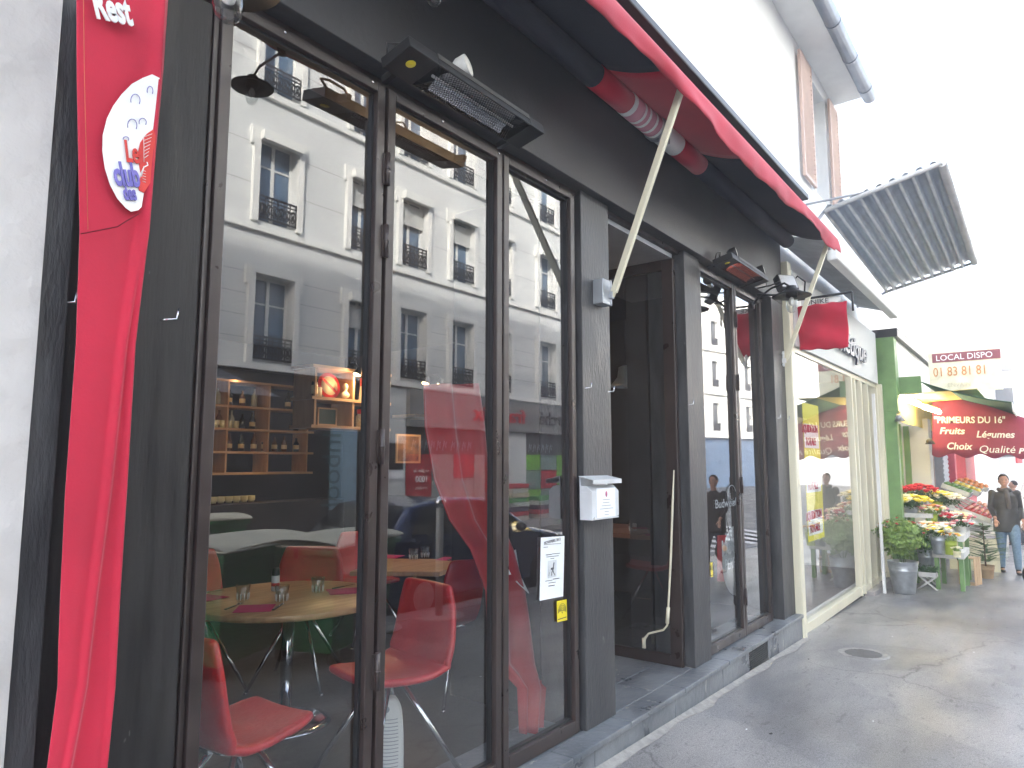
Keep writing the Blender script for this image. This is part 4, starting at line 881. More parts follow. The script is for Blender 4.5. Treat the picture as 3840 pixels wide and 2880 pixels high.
# ---------------------------------------------------------------- plants and flowers
leafm={}
def leafmat(n,c,c2): return mat(n,c,.55,scale=25,col2=c2,spec=.4)
L1=leafmat('leaf_light',(.08,.17,.025),(.30,.42,.10)); L2=leafmat('leaf_dark',(.015,.06,.015),(.05,.13,.03)); L3=leafmat('leaf_fir',(.03,.09,.03),(.09,.18,.06))
def foliage(m,c,rx,ry,rz_,n,size,seed=0,up=.3):
    rnd=random.Random(seed); c=Vector(c)
    for i in range(n):
        d=Vector((rnd.gauss(0,1),rnd.gauss(0,1),rnd.gauss(0,1))).normalized(); r=rnd.random()**.45*(.8+.35*noise.noise(d*2.1+Vector((seed,0,0))))
        p=c+Vector((d.x*rx*r,d.y*ry*r,d.z*rz_*r)); s=size*rnd.uniform(.6,1.3)
        nrm=(d+Vector((rnd.uniform(-1,1),rnd.uniform(-1,1),rnd.uniform(-.3,1)))*.8).normalized(); u=nrm.orthogonal().normalized(); u=Matrix.Rotation(rnd.uniform(0,6.28),3,nrm)@u; v=nrm.cross(u)
        k=[m.b.verts.new(p+q) for q in (-u*s,-v*s*.45+u*s*-.1,u*s*.9,v*s*.45-u*s*.1)]; f=m.b.faces.new(k); f.smooth=False
def bloom(m,p,r,rnd):
    p=Vector(p); m.ball(p,r*.55,1,1,.8,8,5)
    for k in range(7):
        a=2*PI*k/7+rnd.random(); d=Vector((math.cos(a),math.sin(a),.35)); m.ball(p+d*r*.5,r*.5,.9,.9,.55,6,4)
def bucket(loc,r0,r1,h,m_,label,name='flower_bucket'):
    t=thing(name,label,'bucket',loc,group='flower buckets and pots')
    m=M(); m.lathe([(0,0),(r0,0),(r0+(r1-r0)*.1,h*.1),(r0+(r1-r0)*.72,h*.70),(r0+(r1-r0)*.72+.006,h*.72),(r0+(r1-r0)*.75,h*.74),(r1,h*.98),(r1+.008,h),(r1-.004,h),(r1-.012,h*.8),(0,h*.8)],n=32,cap=False); m.build('pail',m_,t)
    m=M(); m.lathe([(r0+(r1-r0)*.80+.003,h*.80),(r0+(r1-r0)*.80+.008,h*.815),(r0+(r1-r0)*.84+.003,h*.83)],n=32,cap=False); m.build('rim_ring',m_,t); return t
def bunch(loc,rx,rz_,n,size,lm,label,blooms=None,nb=0,br=.02,seed=1,name='flower_bunch',stem=.12,cols=None):
    t=thing(name,label,'plant' if not blooms else 'flowers',loc); m=M(); foliage(m,(0,0,rz_*.6),rx,rx,rz_,n,size,seed); 
    m.build('foliage',lm,t); m=M(); rnd=random.Random(seed)
    for i in range(8): a=rnd.random()*6.28; m.tube([(0,0,-stem),(.5*rx*math.cos(a),.5*rx*math.sin(a),rz_*.7)],.004,5)
    m.build('stems',L2,t)
    if blooms:
        bl=blooms if isinstance(blooms,list) else [blooms]
        for j,bm_ in enumerate(bl):
            m=M()
            for i in range(nb//len(bl)):
                a=rnd.random()*6.28; r=math.sqrt(rnd.random()); h=rz_*(.75+.75*math.sqrt(max(0,1-r*r))*rnd.uniform(.75,1.1)); bloom(m,(rx*r*math.cos(a)*1.0,rx*r*math.sin(a),h),br*rnd.uniform(.8,1.2),rnd)
            m.build('blooms',bm_,t)
    return t
yl=mat('petal_yellow',(.88,.70,.05),.6,var=.1,scale=20); rdp=mat('petal_red',(.55,.01,.03),.6,var=.2,scale=20); crm=mat('petal_cream',(.88,.82,.55),.6,var=.1,scale=20); org=mat('petal_orange',(.8,.35,.08),.6,var=.15,scale=20); pnk=mat('petal_pink',(.75,.28,.32),.6,var=.15,scale=20); wht=mat('petal_white',(.85,.84,.78),.6,var=.05); ygr=mat('yellow_green_pot',(.38,.48,.06),.5); whp=mat('white_pot',(.72,.72,.68),.5)
def G(px,py): 
    z=-.36
    for i in range(4): p=onz(px,py,z); z=gz(p.x,p.y)
    return Vector((p.x,p.y,z))
def at(px,py,ref):  # point at same camera depth as ref
    r=ray(px,py); t_=(ref-CAM).dot(FW)/r.dot(FW); return CAM+r*t_
g=G(3392,2225)
bucket(g,.145,.205,.47,steel,'large galvanised bucket holding the leafy shrub'); bunch(g+Vector((0,0,.62)),.38,.34,3600,.038,L1,'big light green shrub in the large bucket, few red leaves',rdp,10,.022,8,'leafy_shrub',.25)
# tiered green bench
tb=thing('green_bench','green legged display bench with white top holding cut flowers','bench')
bz=.13; P1=at(3500,2078,G(3595,2195)); P2=at(3610,2105,G(3595,2195)); P3=at(3640,2080,G(3650,2180))
fA=G(3595,2195); fB=G(3510,2180); fC=G(3620,2185); fD=G(3560,2178)
c_=Vector((13.15,-1.02,0))
m=M(); m.box(12.75,-1.22,.10,13.65,-.80,.20); m.build('top',mat('whitewashed_wood',(.62,.62,.60),.6,scale=8),tb,bevel=.005)
for x,y in ((12.80,-1.17),(12.80,-.85),(13.6,-1.17),(13.6,-.85)): M().box(x-.04,y-.03,gz(x,y),x+.04,y+.03,.10).build('leg',green_paint,tb,bevel=.003)
tb2=thing('green_bench','taller green bench behind, under the pink and white flowers','bench')
m=M(); m.box(13.3,-1.18,.31,14.5,-.45,.40); m.build('top',mat('whitewashed_wood',(0,0,0)),tb2)
for x,y in ((13.36,-1.13),(13.36,-.5),(14.44,-1.13),(14.44,-.5)): M().box(x-.04,y-.03,gz(x,y),x+.04,y+.03,.31).build('leg',green_paint,tb2)
tb3=thing('green_bench','topmost green bench by the flower shop window','bench')
m=M(); m.box(13.45,-.75,.65,15.2,-.14,.72); m.build('top',mat('whitewashed_wood',(0,0,0)),tb3)
for x,y in ((13.5,-.70),(15.15,-.70),(13.5,-.18),(15.15,-.18)): M().box(x-.035,y-.025,gz(x,y),x+.035,y+.025,.65).build('leg',green_paint,tb3)
def pot(px,py,depthref,z,r0,r1,h,pm,plabel,rx,rz_,n,lm,flabel,bl,nb,br,seed,ls=.02):
    """pot standing on a board at height z; px,py= pot base in photo"""
    p=onz(px,py,z); p=Vector((p.x,p.y,z)); bucket(p,r0,r1,h,pm,plabel,'flower_pot'); bunch(p+Vector((0,0,h*.85)),rx,rz_,n,ls,lm,flabel,bl,nb,br,seed)
pot(3522,2078,0,.20,.075,.11,.29,steel,'galvanised bucket on the low green bench',.19,.12,260,L2,'bunch of cream yellow roses in the galvanised bucket',[crm,wht,yl],80,.034,11)
pot(3566,2080,0,.20,.07,.09,.21,ygr,'lime green pot on the low green bench',.15,.10,220,L1,'orange and yellow roses in the lime pot',[org,yl,wht],36,.026,12)
pot(3590,2090,0,.20,.045,.05,.09,crm,'small cream box pot at the front of the low bench',.07,.05,60,L1,'small cream flowers in the box pot',[crm],12,.022,13)
def potat(x,y,z,r0,r1,h,pm,plabel,rx,rz_,n,lm,flabel,bl,nb,br,seed,ls=.02):
    p=Vector((x,y,z)); bucket(p,r0,r1,h,pm,plabel,'flower_pot'); bunch(p+Vector((0,0,h*.85)),rx,rz_,n,ls,lm,flabel,bl,nb,br,seed)
def cl_(px,py,X_,lev,r0,pm,plabel,rx,rz_,n,lm,flabel,bl,nb,br,seed,ls=.022):
    """cut flowers whose heads show round photo point px,py at street position X_, pot on board height lev"""
    p=onx(px,py,X_); rx*=1.22; br*=1.3; nb=int(nb*1.25); hh=max(.10,p.z-lev-rz_*1.25); b_=Vector((p.x,p.y,lev)); bucket(b_,r0,r0*1.3,hh,pm,plabel,'flower_pot'); bunch(b_+Vector((0,0,hh*.9)),rx,rz_,n,ls,lm,flabel,bl,nb,br,seed)
cl_(3448,1822,14.3,.72,.08,steel,'galvanised bucket under the big red roses',.24,.15,420,L2,'large red roses by the shop window',[rdp],34,.048,15)
cl_(3368,1825,13.9,.72,.06,whp,'white pot half hidden by the green pilaster',.12,.12,200,L2,'few red roses half hidden by the green pilaster',[rdp],16,.05,25)
cl_(3412,1866,13.6,.72,.09,steel,'galvanised bucket under the big yellow roses',.25,.13,420,L2,'big bright yellow roses on the topmost bench',[yl,yl,crm],70,.042,14)
cl_(3512,1845,14.6,.72,.07,ygr,'green pot under the pale yellow daisies',.24,.13,360,L2,'pale yellow daisies right of the red roses',[crm,yl],60,.034,16)
cl_(3555,1880,14.7,.72,.07,whp,'white pot under the cream dahlias',.22,.14,420,L2,'cream dahlias with dark leaves on the right of the topmost bench',[crm,wht],40,.032,26)
cl_(3490,1893,13.7,.40,.07,ygr,'lime pot on the middle bench',.19,.12,240,L1,'orange and cream bunch below the daisies',[org,crm,pnk],50,.030,17)
cl_(3532,1922,13.9,.40,.07,ygr,'green pot in the centre of the middle bench',.20,.12,260,L2,'pink and white roses on the middle bench',[pnk,wht,rdp],50,.030,18)
cl_(3592,1925,14.2,.40,.06,whp,'white pot at the outer end of the middle bench',.20,.12,240,L2,'cream and peach carnations at the outer end',[wht,crm,pnk],46,.030,19)
cl_(3606,1952,14.0,.40,.05,whp,'small white pot of dark pink cyclamen',.14,.07,160,L2,'dark pink and white cyclamen at the outer end',[rdp,pnk,wht],26,.030,27)
cl_(3405,1958,12.9,.20,.12,mat('terracotta',(.42,.13,.08),.7),'low terracotta bowl left of the benches',.36,.15,1300,L2,'wide dark leafed rose plant with few orange and white blooms',[org,wht],18,.034,20,.030)
cl_(3490,1960,13.2,.20,.08,whp,'white pot below the rose plant',.20,.12,300,L2,'white chrysanthemums right of the rose plant',[wht,crm,org],50,.028,21)
cl_(3548,1975,13.4,.40,.06,whp,'white pot under pale pink peonies',.14,.07,140,L1,'pale pink peonies above the low green bench',[pnk,wht],20,.036,28)
cl_(3470,2000,12.9,-.2,.10,steel,'dark bucket of greenery behind the shrub',.26,.20,700,L2,'dark greenery behind the shrub',[wht],6,.02,22,.028)
tw=thing('plant_stand','low white wooden plant stand beside the large bucket','stand')
m=M(); m.box(12.55,-.86,-.18,12.95,-.62,-.165); m.box(12.55,-.86,-.165,12.95,-.85,-.11); m.box(12.55,-.86,-.165,12.56,-.62,-.11); m.build('tray',mat('whitewashed_wood',(0,0,0)),tw)
m=M(); 
for x in (12.58,12.92): m.tube([(x,-.62,-.17),(x,-.86,gz(x,-.8))],.014,6); m.tube([(x,-.86,-.17),(x,-.6,gz(x,-.8))],.014,6)
m.build('trestle',mat('whitewashed_wood',(0,0,0)),tw)
bunch(Vector((12.75,-.74,-.15)),.20,.10,500,.022,L2,'dark seedlings on the white plant stand',None,0,0,31,'seedling_tray',.02)
t=thing('wooden_crate','pale wooden crate standing on end beside the low green bench','crate',(13.75,-1.30,gz(13.75,-1.3)),R(-15))
pw_=mat('pine_slats',(.55,.38,.22),.7,scale=12,stretch=(1,1,.3)); m=M()
for i in range(3): m.box(-.14+i*.1,-.01,0,-.14+i*.1+.08,0,.44); m.box(-.14+i*.1,.22,0,-.14+i*.1+.08,.23,.44)
for z in (.0,.42): m.box(-.14,0,z,.14,.22,z+.015)
m.build('slats',pw_,t)
g=G(3700,2168); bucket(g,.10,.13,.22,mat('wicker',(.4,.28,.16),.8),'wicker pot holding the small fir','plant_pot')
tr=thing('small_fir_tree','small dark fir tree in a pot beside the wooden crate','tree',g+Vector((0,0,.2)))
m=M(); m.tube([(0,0,0),(0,0,.75)],[.014,.005],6); m.build('trunk',mat('bark',(.1,.06,.04),.9),tr)
m=M(); rnd=random.Random(5)
for i in range(120):
    z=.05+.65*rnd.random(); L=.40*(1-.75*z/.75)*rnd.uniform(.7,1.1)+.05; a=rnd.random()*6.28; d=Vector((math.cos(a),math.sin(a),.15))
    for k in range(16):
        p=Vector((0,0,z))+d*L*(k+2)/17; s=Vector((-d.y,d.x,0))*.05*(1-k/22); m.quad(p,p+s+d*.03,p+d*.015) if False else None
        for sg in (1,-1):
            q=p+s*sg+d*.03; vv=[m.b.verts.new(x_) for x_ in (p,q,p+d*.018+Vector((0,0,.004)))]; m.b.faces.new(vv)
m.build('foliage',L3,tr)
# ---------------------------------------------------------------- fruit stalls
st=thing('fruit_stand','tiered white fruit stand in front of the greengrocer','stand')
wb=mat('white_stand',(.72,.72,.68),.5)
m=M(); 
for i in range(5):
    x=16.2+i*.9; m.poly([(x,-.4,.95),(x,-1.5,.30),(x,-1.5,.24),(x,-.4,.88)],(.04,0,0)); m.box(x,-.5,gz(x,-1),x+.04,-.44,.9); m.box(x,-1.5,gz(x,-1),x+.04,-1.44,.3)
m.build('rails',wb,st)
m=M(); m.box(16.0,-1.5,gz(16,-1),16.04,-.7,.15); m.build('end_panel',mat('cream_panel',(.68,.66,.50),.6),st)
m=M(); m.box(16.0,-1.55,.20,20,-.75,.23); m.build('lower_shelf',wb,st)
fruitm=[mat('orange_fruit',(.75,.25,.03),.5),mat('red_apple',(.5,.04,.03),.35),mat('peach_fruit',(.75,.35,.2),.5),mat('green_veg',(.10,.25,.04),.5),mat('lemon',(.75,.6,.05),.45)]
fnames=['orange','apple','peach','pepper','lemon']
def crate(x,y,z,k,label,tilt=-22):
    t=thing('fruit_crate',label,'crate',(x,y,z),rot=(R(-tilt),0,0),group='white fruit crates on the stand')
    m=M(); m.box(0,-.25,0,.62,.25,.012)
    for a in ((0,-.25,.62,-.24),(0,.24,.62,.25),(0,-.25,.01,.25),(.61,-.25,.62,.25)): m.box(a[0],a[1],.0,a[2],a[3],.10)
    m.build('box',wb,t)
    m=M()
    for i in range(9): m.box(.03+i*.065,-.253,.02,.055+i*.065,-.2505,.09)
    m.build('side_slots',grey_metal,t)
    mxx=Matrix.Translation((x,y,z))@Matrix.Rotation(R(-tilt),4,'X'); rnd=random.Random(int(x*100+z*10))
    me=None
    for i in range(6):
        for j in range(5):
            p=mxx@Vector((.06+i*.1+rnd.uniform(-.01,.01),-.19+j*.095,.085+rnd.uniform(0,.03)))
            key='fr%d'%k
            if key not in bpy.data.meshes:
                mm=M(); mm.ball((0,0,0),.042,1,1,.92,10,7); o=mm.build(fnames[k],fruitm[k]); o.data.name=key
            else: o=bpy.data.objects.new(fnames[k],bpy.data.meshes[key]); C.objects.link(o)
            o.location=p; tag(o,'%s heaped in the %s'%(fnames[k],label),fnames[k],'%s fruit heaped in the %s'%(fnames[k],label))
ci=0
for x,y,z,k,lb in ((16.1,-.85,.98,3,'upper crate of green peppers at the near end'),(16.8,-.95,.98,4,'upper crate of lemons, second from the near end'),(17.5,-.95,1.02,0,'upper crate of oranges in the middle'),(18.3,-1.0,1.02,0,'farthest upper crate of oranges'),
    (16.15,-1.15,.50,1,'lower crate of red apples at the near end'),(16.85,-1.15,.50,2,'lower crate of peaches, second from the near end'),(17.6,-1.15,.50,1,'lower crate of apples farther along'),(18.4,-1.2,.50,2,'farthest lower crate of peaches')):
    crate(x,y,z,k,lb)
# ================================================================ PEOPLE
skin=mat('skin',(.48,.26,.18),.5,var=.06); hairm=mat('dark_hair',(.03,.02,.016),.7,var=.3,scale=60); 
def person(loc,rz,h,label,coat,trs,hair=hairm,pose='walk',coatlen=.50,scarf=None,vox=.014,bald=False,hatm=None):
    s=h/1.78; t=thing('person',label,'person',loc,rz); t.scale=(s,s,s)
    # faces +x locally. joints
    hipz=.92
    if pose=='walk': fl=(.16,.10); fr_=(-.14,-.10)
    else: fl=(.0,.10); fr_=(.02,-.10)
    def leg(m,foot,grow=0,z0=.07):
        fx,fy=foot; kx=fx*.5+.06; m.tube([(0,fy*.85,hipz),(kx*.55,fy*.95,.70),(kx,fy,.50),(fx*.85+kx*.15,fy,.28),(fx,fy,z0)],[.095+grow,.085+grow,.062+grow,.055+grow,.042+grow],12)
    sh=[(0,.19,1.44),(0,-.19,1.44)]
    el=[(-.08,.235,1.17),(.02,-.235,1.17)]; ha=[(.10,.24,.93),(.20,-.19,.98)]
    m=M(); 
    for f in (fl,fr_):
        leg(m,f,-.012)
        m.ball((f[0]+.05,f[1],.04),.05,2.2,.85,.7)
    m.ball((0,0,1.0),.14,.85,1.1,1); m.ball((0,0,1.25),.13,.75,1.1,1.3); m.ball((0,0,1.40),.10,.75,1.4,.6)
    m.tube([(0,0,1.44),(.01,0,1.56)],.055,12)
    for a,b_,c in zip(sh,el,ha): m.tube([a,b_,c],[.040,.034,.027],10)
    # head: skull, jaw, nose, ears
    m.ball((.005,0,1.665),.088,1.08,.84,1.18,18,14); m.ball((.03,0,1.605),.062,1,.85,.85); m.ball((.045,0,1.572),.032,1,1,.7); m.tube([(.088,0,1.685),(.112,0,1.642),(.09,0,1.633)],[.008,.014,.010],8)
    for y in (.078,-.078): m.ball((.0,y,1.65),.022,.7,.35,1.2)
    for y in (.03,-.03): m.ball((.083,y,1.693),.014,.6,1.4,.5)
    m.ball((.088,0,1.603),.018,.6,1.5,.45)
    # hands: palm, four fingers, thumb
    for (x,y,z),sg in zip(ha,(1,-1)):
        m.ball((x+.015,y,z-.045),.034,.55,1,1.2)
        for i in range(4):
            yy=y+(-.024+.016*i); L=(.06,.07,.066,.052)[i]; m.tube([(x+.015,yy,z-.08),(x+.03,yy,z-.08-L*.55),(x+.02,yy*1.0,z-.08-L)],[.0085,.008,.006],6)
        m.tube([(x+.02,y-sg*.028,z-.04),(x+.045,y-sg*.045,z-.07),(x+.05,y-sg*.035,z-.095)],[.011,.009,.007],6)
    m.build('body',skin,t,remesh=.0065)
    m=M(); 
    for f in (fl,fr_): leg(m,f,.008,.09)
    m.ball((0,0,.96),.15,.9,1.15,.9); m.build('trousers',trs,t,remesh=vox)
    m=M(); m.lathe([(.175,1.46-coatlen-.22),(.168,1.0),(.15,1.15),(.155,1.3),(.15,1.40),(.10,1.47),(.06,1.51)],n=24,mx=Matrix.Scale(.80,4,(1,0,0)))
    for v in m.b.verts: v.co.y*=1.22 if v.co.z<1.46 else 1
    for a,b_,c in zip(sh,el,ha): m.ball(a,.072,.95,.9,.9); m.tube([a,b_,Vector(b_).lerp(Vector(c),.82)],[.060,.050,.040],12)
    m.build('coat',coat,t,remesh=vox)
    m=M()
    for f in (fl,fr_): m.ball((f[0]+.055,f[1],.035),.052,2.5,.9,.7); m.ball((f[0],f[1],.08),.05,1,.9,1)
    m.build('shoes',dark_metal,t,remesh=vox)
    if not bald:
        m=M(); m.ball((-.012,0,1.69),.098,1.02,.88,1.05,18,12); 
        o=m.build('hair',hair,t)
        bm=bmesh.new(); bm.from_mesh(o.data); bmesh.ops.delete(bm,geom=[v for v in bm.verts if (v.co.x>.045 and v.co.z<1.745) or v.co.z<1.64 or (v.co.x>.02 and v.co.z<1.69)],context='VERTS'); bm.to_mesh(o.data); bm.free()
        o.modifiers.new('s','SOLIDIFY').thickness=.012
    if hatm: m=M(); m.lathe([(.10,1.70),(.10,1.74),(.07,1.79),(0,1.80)],n=20,cap=False); m.build('cap',hatm,t)
    m=M()
    for y in (.03,-.03): m.ball((.0905,y,1.678),.0075,.6,1.3,.7); m.tube([(.091,y*.5,1.697),(.093,y,1.70),(.086,y*1.5,1.694)],.003,5)
    m.build('eyes',ink,t)
    m=M(); m.tube([(.0975,-.02,1.602),(.1,0,1.6),(.0975,.02,1.602)],.0028,5); m.build('lips',mat('lips',(.35,.12,.10),.5),t)
    if scarf:
        m=M(); m.tube([(.07*math.cos(a),.085*math.sin(a),1.50+.01*math.sin(a*3)) for a in [R(d_) for d_ in range(0,361,24)]],.038,10); m.tube([(.09,.02,1.48),(.15,.02,1.36),(.155,.03,1.22),(.15,.03,1.16)],[.04,.045,.04,.035],8); m.build('scarf',scarf,t,remesh=.012)
    return t
lth=mat('black_leather_jacket',(.018,.017,.016),.42,scale=9,col2=(.045,.042,.038),bump=.3,bscale=12); jean=mat('blue_jeans',(.10,.17,.25),.8,scale=30,col2=(.17,.26,.36))
g=G(3790,2150); rzc=math.atan2(CAM.y-g.y,CAM.x-g.x)
person(g,rzc+R(8),1.80,'man in dark leather jacket, grey scarf and blue jeans walking towards us',lth,jean,scarf=mat('grey_scarf',(.10,.085,.075),.9))
g2=Vector((23.5,-1.55,gz(23.5,-1.5))); person(g2,R(100),1.72,'dark haired passer-by behind the walking man',mat('navy_coat',(.02,.02,.04),.8),ink,vox=.02)
g3=Vector((12.4,-2.16,gz(12.4,-2.2))); 
bg_=thing('shoulder_bag','dark bag with orange patch at the right edge of the pavement','bag',(11.8,-2.13,gz(12,-2)))
m=M(); m.ball((0,0,.42),.2,.6,.95,.95); m.build('pouch',mat('black_bag',(.02,.015,.015),.6),bg_); m=M(); m.ball((-.10,.02,.48),.05,.4,1,1.2); m.build('patch',org,bg_)
m=M(); m.tube([(0,-.1,.58),(0,0,1.15),(0,.1,.58)],.01,6); m.build('strap',dark_metal,bg_)
person(Vector((12.1,-2.42,gz(12,-2.4))),R(185),1.7,'person in dark coat carrying the bag at the right edge',mat('dark_brown_coat',(.03,.022,.02),.8),ink,vox=.02)
# man seen in the far window's reflection
person((22.5,-10.6,gz(22.5,-10.6)-.35),R(60),1.75,'bald man in long dark coat across the street, mirrored in the far window',mat('navy_coat',(0,0,0)),mat('grey_trousers',(.08,.08,.08),.8),pose='stand',coatlen=.85,scarf=mat('red_scarf',(.3,.03,.03),.9),vox=.02,bald=True)
# ================================================================ ACROSS THE STREET (seen mirrored)
D=-11.0
ob=thing('apartment_building','long pale apartment building across the street, mirrored in the doors','building')
wx=[(-1.6,.98),(1.0,.98),(3.6,.98),(6.2,.98),(8.80,.98),(11.35,.98),(13.06,.95),(15.05,.95),(16.90,.95),(19.42,.95)]
rows=[(3.72,5.62),(6.82,8.72),(9.86,11.7)]
holes=[(c-w_/2,c+w_/2,a,b_) for c,w_ in wx for a,b_ in rows]
m=M(); holed(m,-3,21.2,3.62,13.2,D,.28,holes,-1); m.quad((21.2,D,-.2),(21.2,D-8,-.2),(21.2,D-8,13.2),(21.2,D,13.2)); m.quad((-3,D,-.2),(-3,D-8,-.2),(-3,D-8,13.2),(-3,D,13.2)); m.quad((-3,D-8,-.2),(21.2,D-8,-.2),(21.2,D-8,13.2),(-3,D-8,13.2)); m.quad((-3,D,13.2),(21.2,D,13.2),(21.2,D-8,13.2),(-3,D-8,13.2)); m.build('wall',stonew,ob)
m=M()
for z in (3.60,6.62,9.70,12.9): m.box(-3,D-.02,z-.07,21.25,D+.10,z+.06)
m.build('cornice',stonem,ob,bevel=.01)
gro=mat('dark_joint_line',(.20,.20,.20),.9)  # dark grey of the thin strips marking the wall joints
m=M()
for z in (4.2,4.68,5.15,5.62,7.6,8.5,10.6,11.5):
    xs=[-3]+[c for cc,w_ in wx for c in (cc-w_/2-.16,cc+w_/2+.16)]+[21.2]
    for a,b_ in zip(xs[::2],xs[1::2]): m.box(a,D+.001,z,b_,D+.004,z+.012)
m.build('wall_joints',gro,ob)
rail_me=None
proto=None
win_glass=mat('painted_sky_glass',(.07,.13,.21),.03,var=.2,scale=.8,spec=1.0)  # blue of the reflected sky is put into the pane colour
blindm=mat('pale_blind',(.55,.56,.54),.7)
def opp_window(cx_,w_,a,b_,parent,kind):
    e=D-.24; x0_,x1_=cx_-w_/2,cx_+w_/2; h=b_-a
    f=M(); 
    f.box(x0_,e,a,x0_+.05,e+.05,b_); f.box(x1_-.05,e,a,x1_,e+.05,b_); f.box(cx_-.035,e,a,cx_+.035,e+.055,b_); f.box(x0_+.05,e,b_-.06,x1_-.05,e+.05,b_); f.box(x0_+.05,e,a,x1_-.05,e+.05,a+.08)
    if kind!=1: f.box(x0_+.05,e,a+h*.68,cx_-.035,e+.045,a+h*.68+.035); f.box(cx_+.035,e,a+h*.68,x1_-.05,e+.045,a+h*.68+.035)
    f=f.build('window',stonem,parent)
    M().quad((x0_,e+.02,a),(x1_,e+.02,a),(x1_,e+.02,b_),(x0_,e+.02,b_)).build('pane',win_glass,f)
    # surround
    s=M(); s.box(x0_-.15,D,a-.05,x0_-.003,D+.10,b_+.15); s.box(x1_+.003,D,a-.05,x1_+.15,D+.10,b_+.15); s.box(x0_-.003,D,b_+.003,x1_+.003,D+.10,b_+.15); s.box(x0_-.22,D,b_-.25,x0_-.153,D+.09,b_+.15); s.box(x1_+.153,D,b_-.25,x1_+.22,D+.09,b_+.15); s.build('surround',stonem,f)
    if kind in (1,2):
        bx=M(); bx.box(x0_-.03,D+.103,b_-.14,x1_+.03,D+.24,b_+.06); bx.build('shutter_box',stonem,f)
        bl=M(); bot={1:b_-.75,2:b_-.18}[kind]
        n=int((b_-.16-bot)/.045)
        for i in range(n): bl.box(x0_+.01,D-.10,bot+i*.045,x1_-.01,D-.085,bot+i*.045+.038)
        if n: bl.build('blind',blindm,f)
    # wrought iron rail
    r=M(); y=D+.06; top=a+.52
    r.box(x0_,y-.012,top,x1_,y+.012,top+.04); r.box(x0_,y-.012,a+.04,x1_,y+.012,a+.08); r.box(x0_,y-.010,top-.08,x1_,y+.010,top-.055)
    n=6
    for i in range(n+1): xx=x0_+.02+(w_-.04)*i/n; r.box(xx-.010,y-.010,a+.08,xx+.010,y+.010,top)
    for i in range(n):
        xc=x0_+.02+(w_-.04)*(i+.5)/n; rr=w_/n*.36
        for zc in (a+.17,a+.33):
            r.tube([(xc+rr*math.cos(R(q))*(1-q/900),y,zc+rr*1.1*math.sin(R(q))*(1-q/900)) for q in range(0,541,45)],.013,4)
        r.ball((xc,y,a+.25),.035,1,.5,1.8,6,4)
    r.build('railing',iron,f)
for i,(c,w_) in enumerate(wx):
    for j,(a,b_) in enumerate(rows):
        kind=0
        if j==1: kind=1 if i in (5,6,7,8) else 2
        if j==0 and i in (5,): kind=1
        opp_window(c,w_,a,b_,ob,kind)
# ground floor of that building: left dark shop, right supermarket
m=M(); m.box(-3,D-.2,-.3,11.9,D-.05,3.5); m.build('dark_shopfront',mat('dark_shopfront_paint',(.02,.018,.02),.5),ob)
grd=mat('grey_shopfront',(.20,.20,.20),.6,var=.08); m=M(); m.box(11.9,D-.1,-.2,12.9,D,3.5); m.box(16.95,D-.1,-.3,18.25,D-.0,2.5); m.build('shop_pier',stonew,ob)
mk=thing('supermarket_front','grey supermarket front with red lettering across the street','shop front')
m=M(); m.box(12.9,D-.05,2.52,21.2,D+.14,3.50); m.build('fascia',grd,mk)
m=M(); m.box(12.9,D-.2,-.3,21.2,D-.12,2.52); m.build('back_panel',mat('dark_shopfront_paint',(0,0,0)),mk)
rsm=mat('dark_roller_shutter',(.05,.05,.065),.5); m=M()
for i in range(16):
    for a,b_ in ((13.0,15.75),(15.8,16.9),(18.3,21.1)): m.box(a,D-.11,1.83+i*.042,b_,D-.09,1.83+i*.042+.034)
m.build('roller_shutter',rsm,mk)
cl=[mat('panel_red',(.42,.01,.025),.5),mat('panel_grey',(.26,.28,.27),.5),mat('panel_green',(.14,.40,.03),.5),mat('panel_teal',(.16,.24,.22),.5)]
pan=[(13.0,13.95,-.2,1.8,0),(13.98,14.85,-.2,1.8,1),(14.88,15.75,1.15,1.8,0),(14.88,15.75,-.2,1.12,1),(15.8,16.9,-.2,1.8,1),
     (18.30,19.15,1.32,1.82,2),(19.2,20.1,1.32,1.82,3),(18.3,19.15,.72,1.3,3),(19.2,20.1,.72,1.3,0),(18.3,19.15,-.2,.70,2),(19.2,20.1,-.2,.70,3),(20.15,21.1,-.2,1.82,2)]
for a,b_,c,d_,k in pan: M().box(a,D-.10,c,b_,D-.07,d_).build('panel',cl[k],mk)
rl=mat('shop_letter_red',(.50,.01,.02),.45)
text('lettering','franprix',.62,rl,(18.0,D+.15,2.80),(-1,0,0),(0,0,1),mk,depth=.06,bold=.008,sx=1.28)
text('lettering','marché',.62,mat('shop_letter_dark',(.05,.04,.04),.5),(21.0,D+.15,2.82),(-1,0,0),(0,0,1),mk,depth=.06,bold=.008,sx=1.20)
text('lettering','1000',.24,paper,(13.82,D-.065,1.05),(-1,0,0),(0,0,1),mk,bold=.004); text('lettering','en plus de',.13,paper,(13.85,D-.065,1.32),(-1,0,0),(0,0,1),mk,sx=1.1); text('lettering','produits',.13,paper,(13.80,D-.065,.86),(-1,0,0),(0,0,1),mk,sx=1.1)
gf=mat('graffiti_pale',(.38,.42,.5),.7); m=M(); rnd=random.Random(9)
for x0_,x1_ in ((13.2,14.6),(14.75,15.7),(18.5,19.8)):
    x=x0_
    while x<x1_: m.tube([(x,D-.082,1.9),(x+.06,D-.082,2.18),(x+.13,D-.082,1.98),(x+.16,D-.082,2.15),(x+.05,D-.082,2.05)],.012,4); x+=.24
m.build('graffiti',gf,mk)
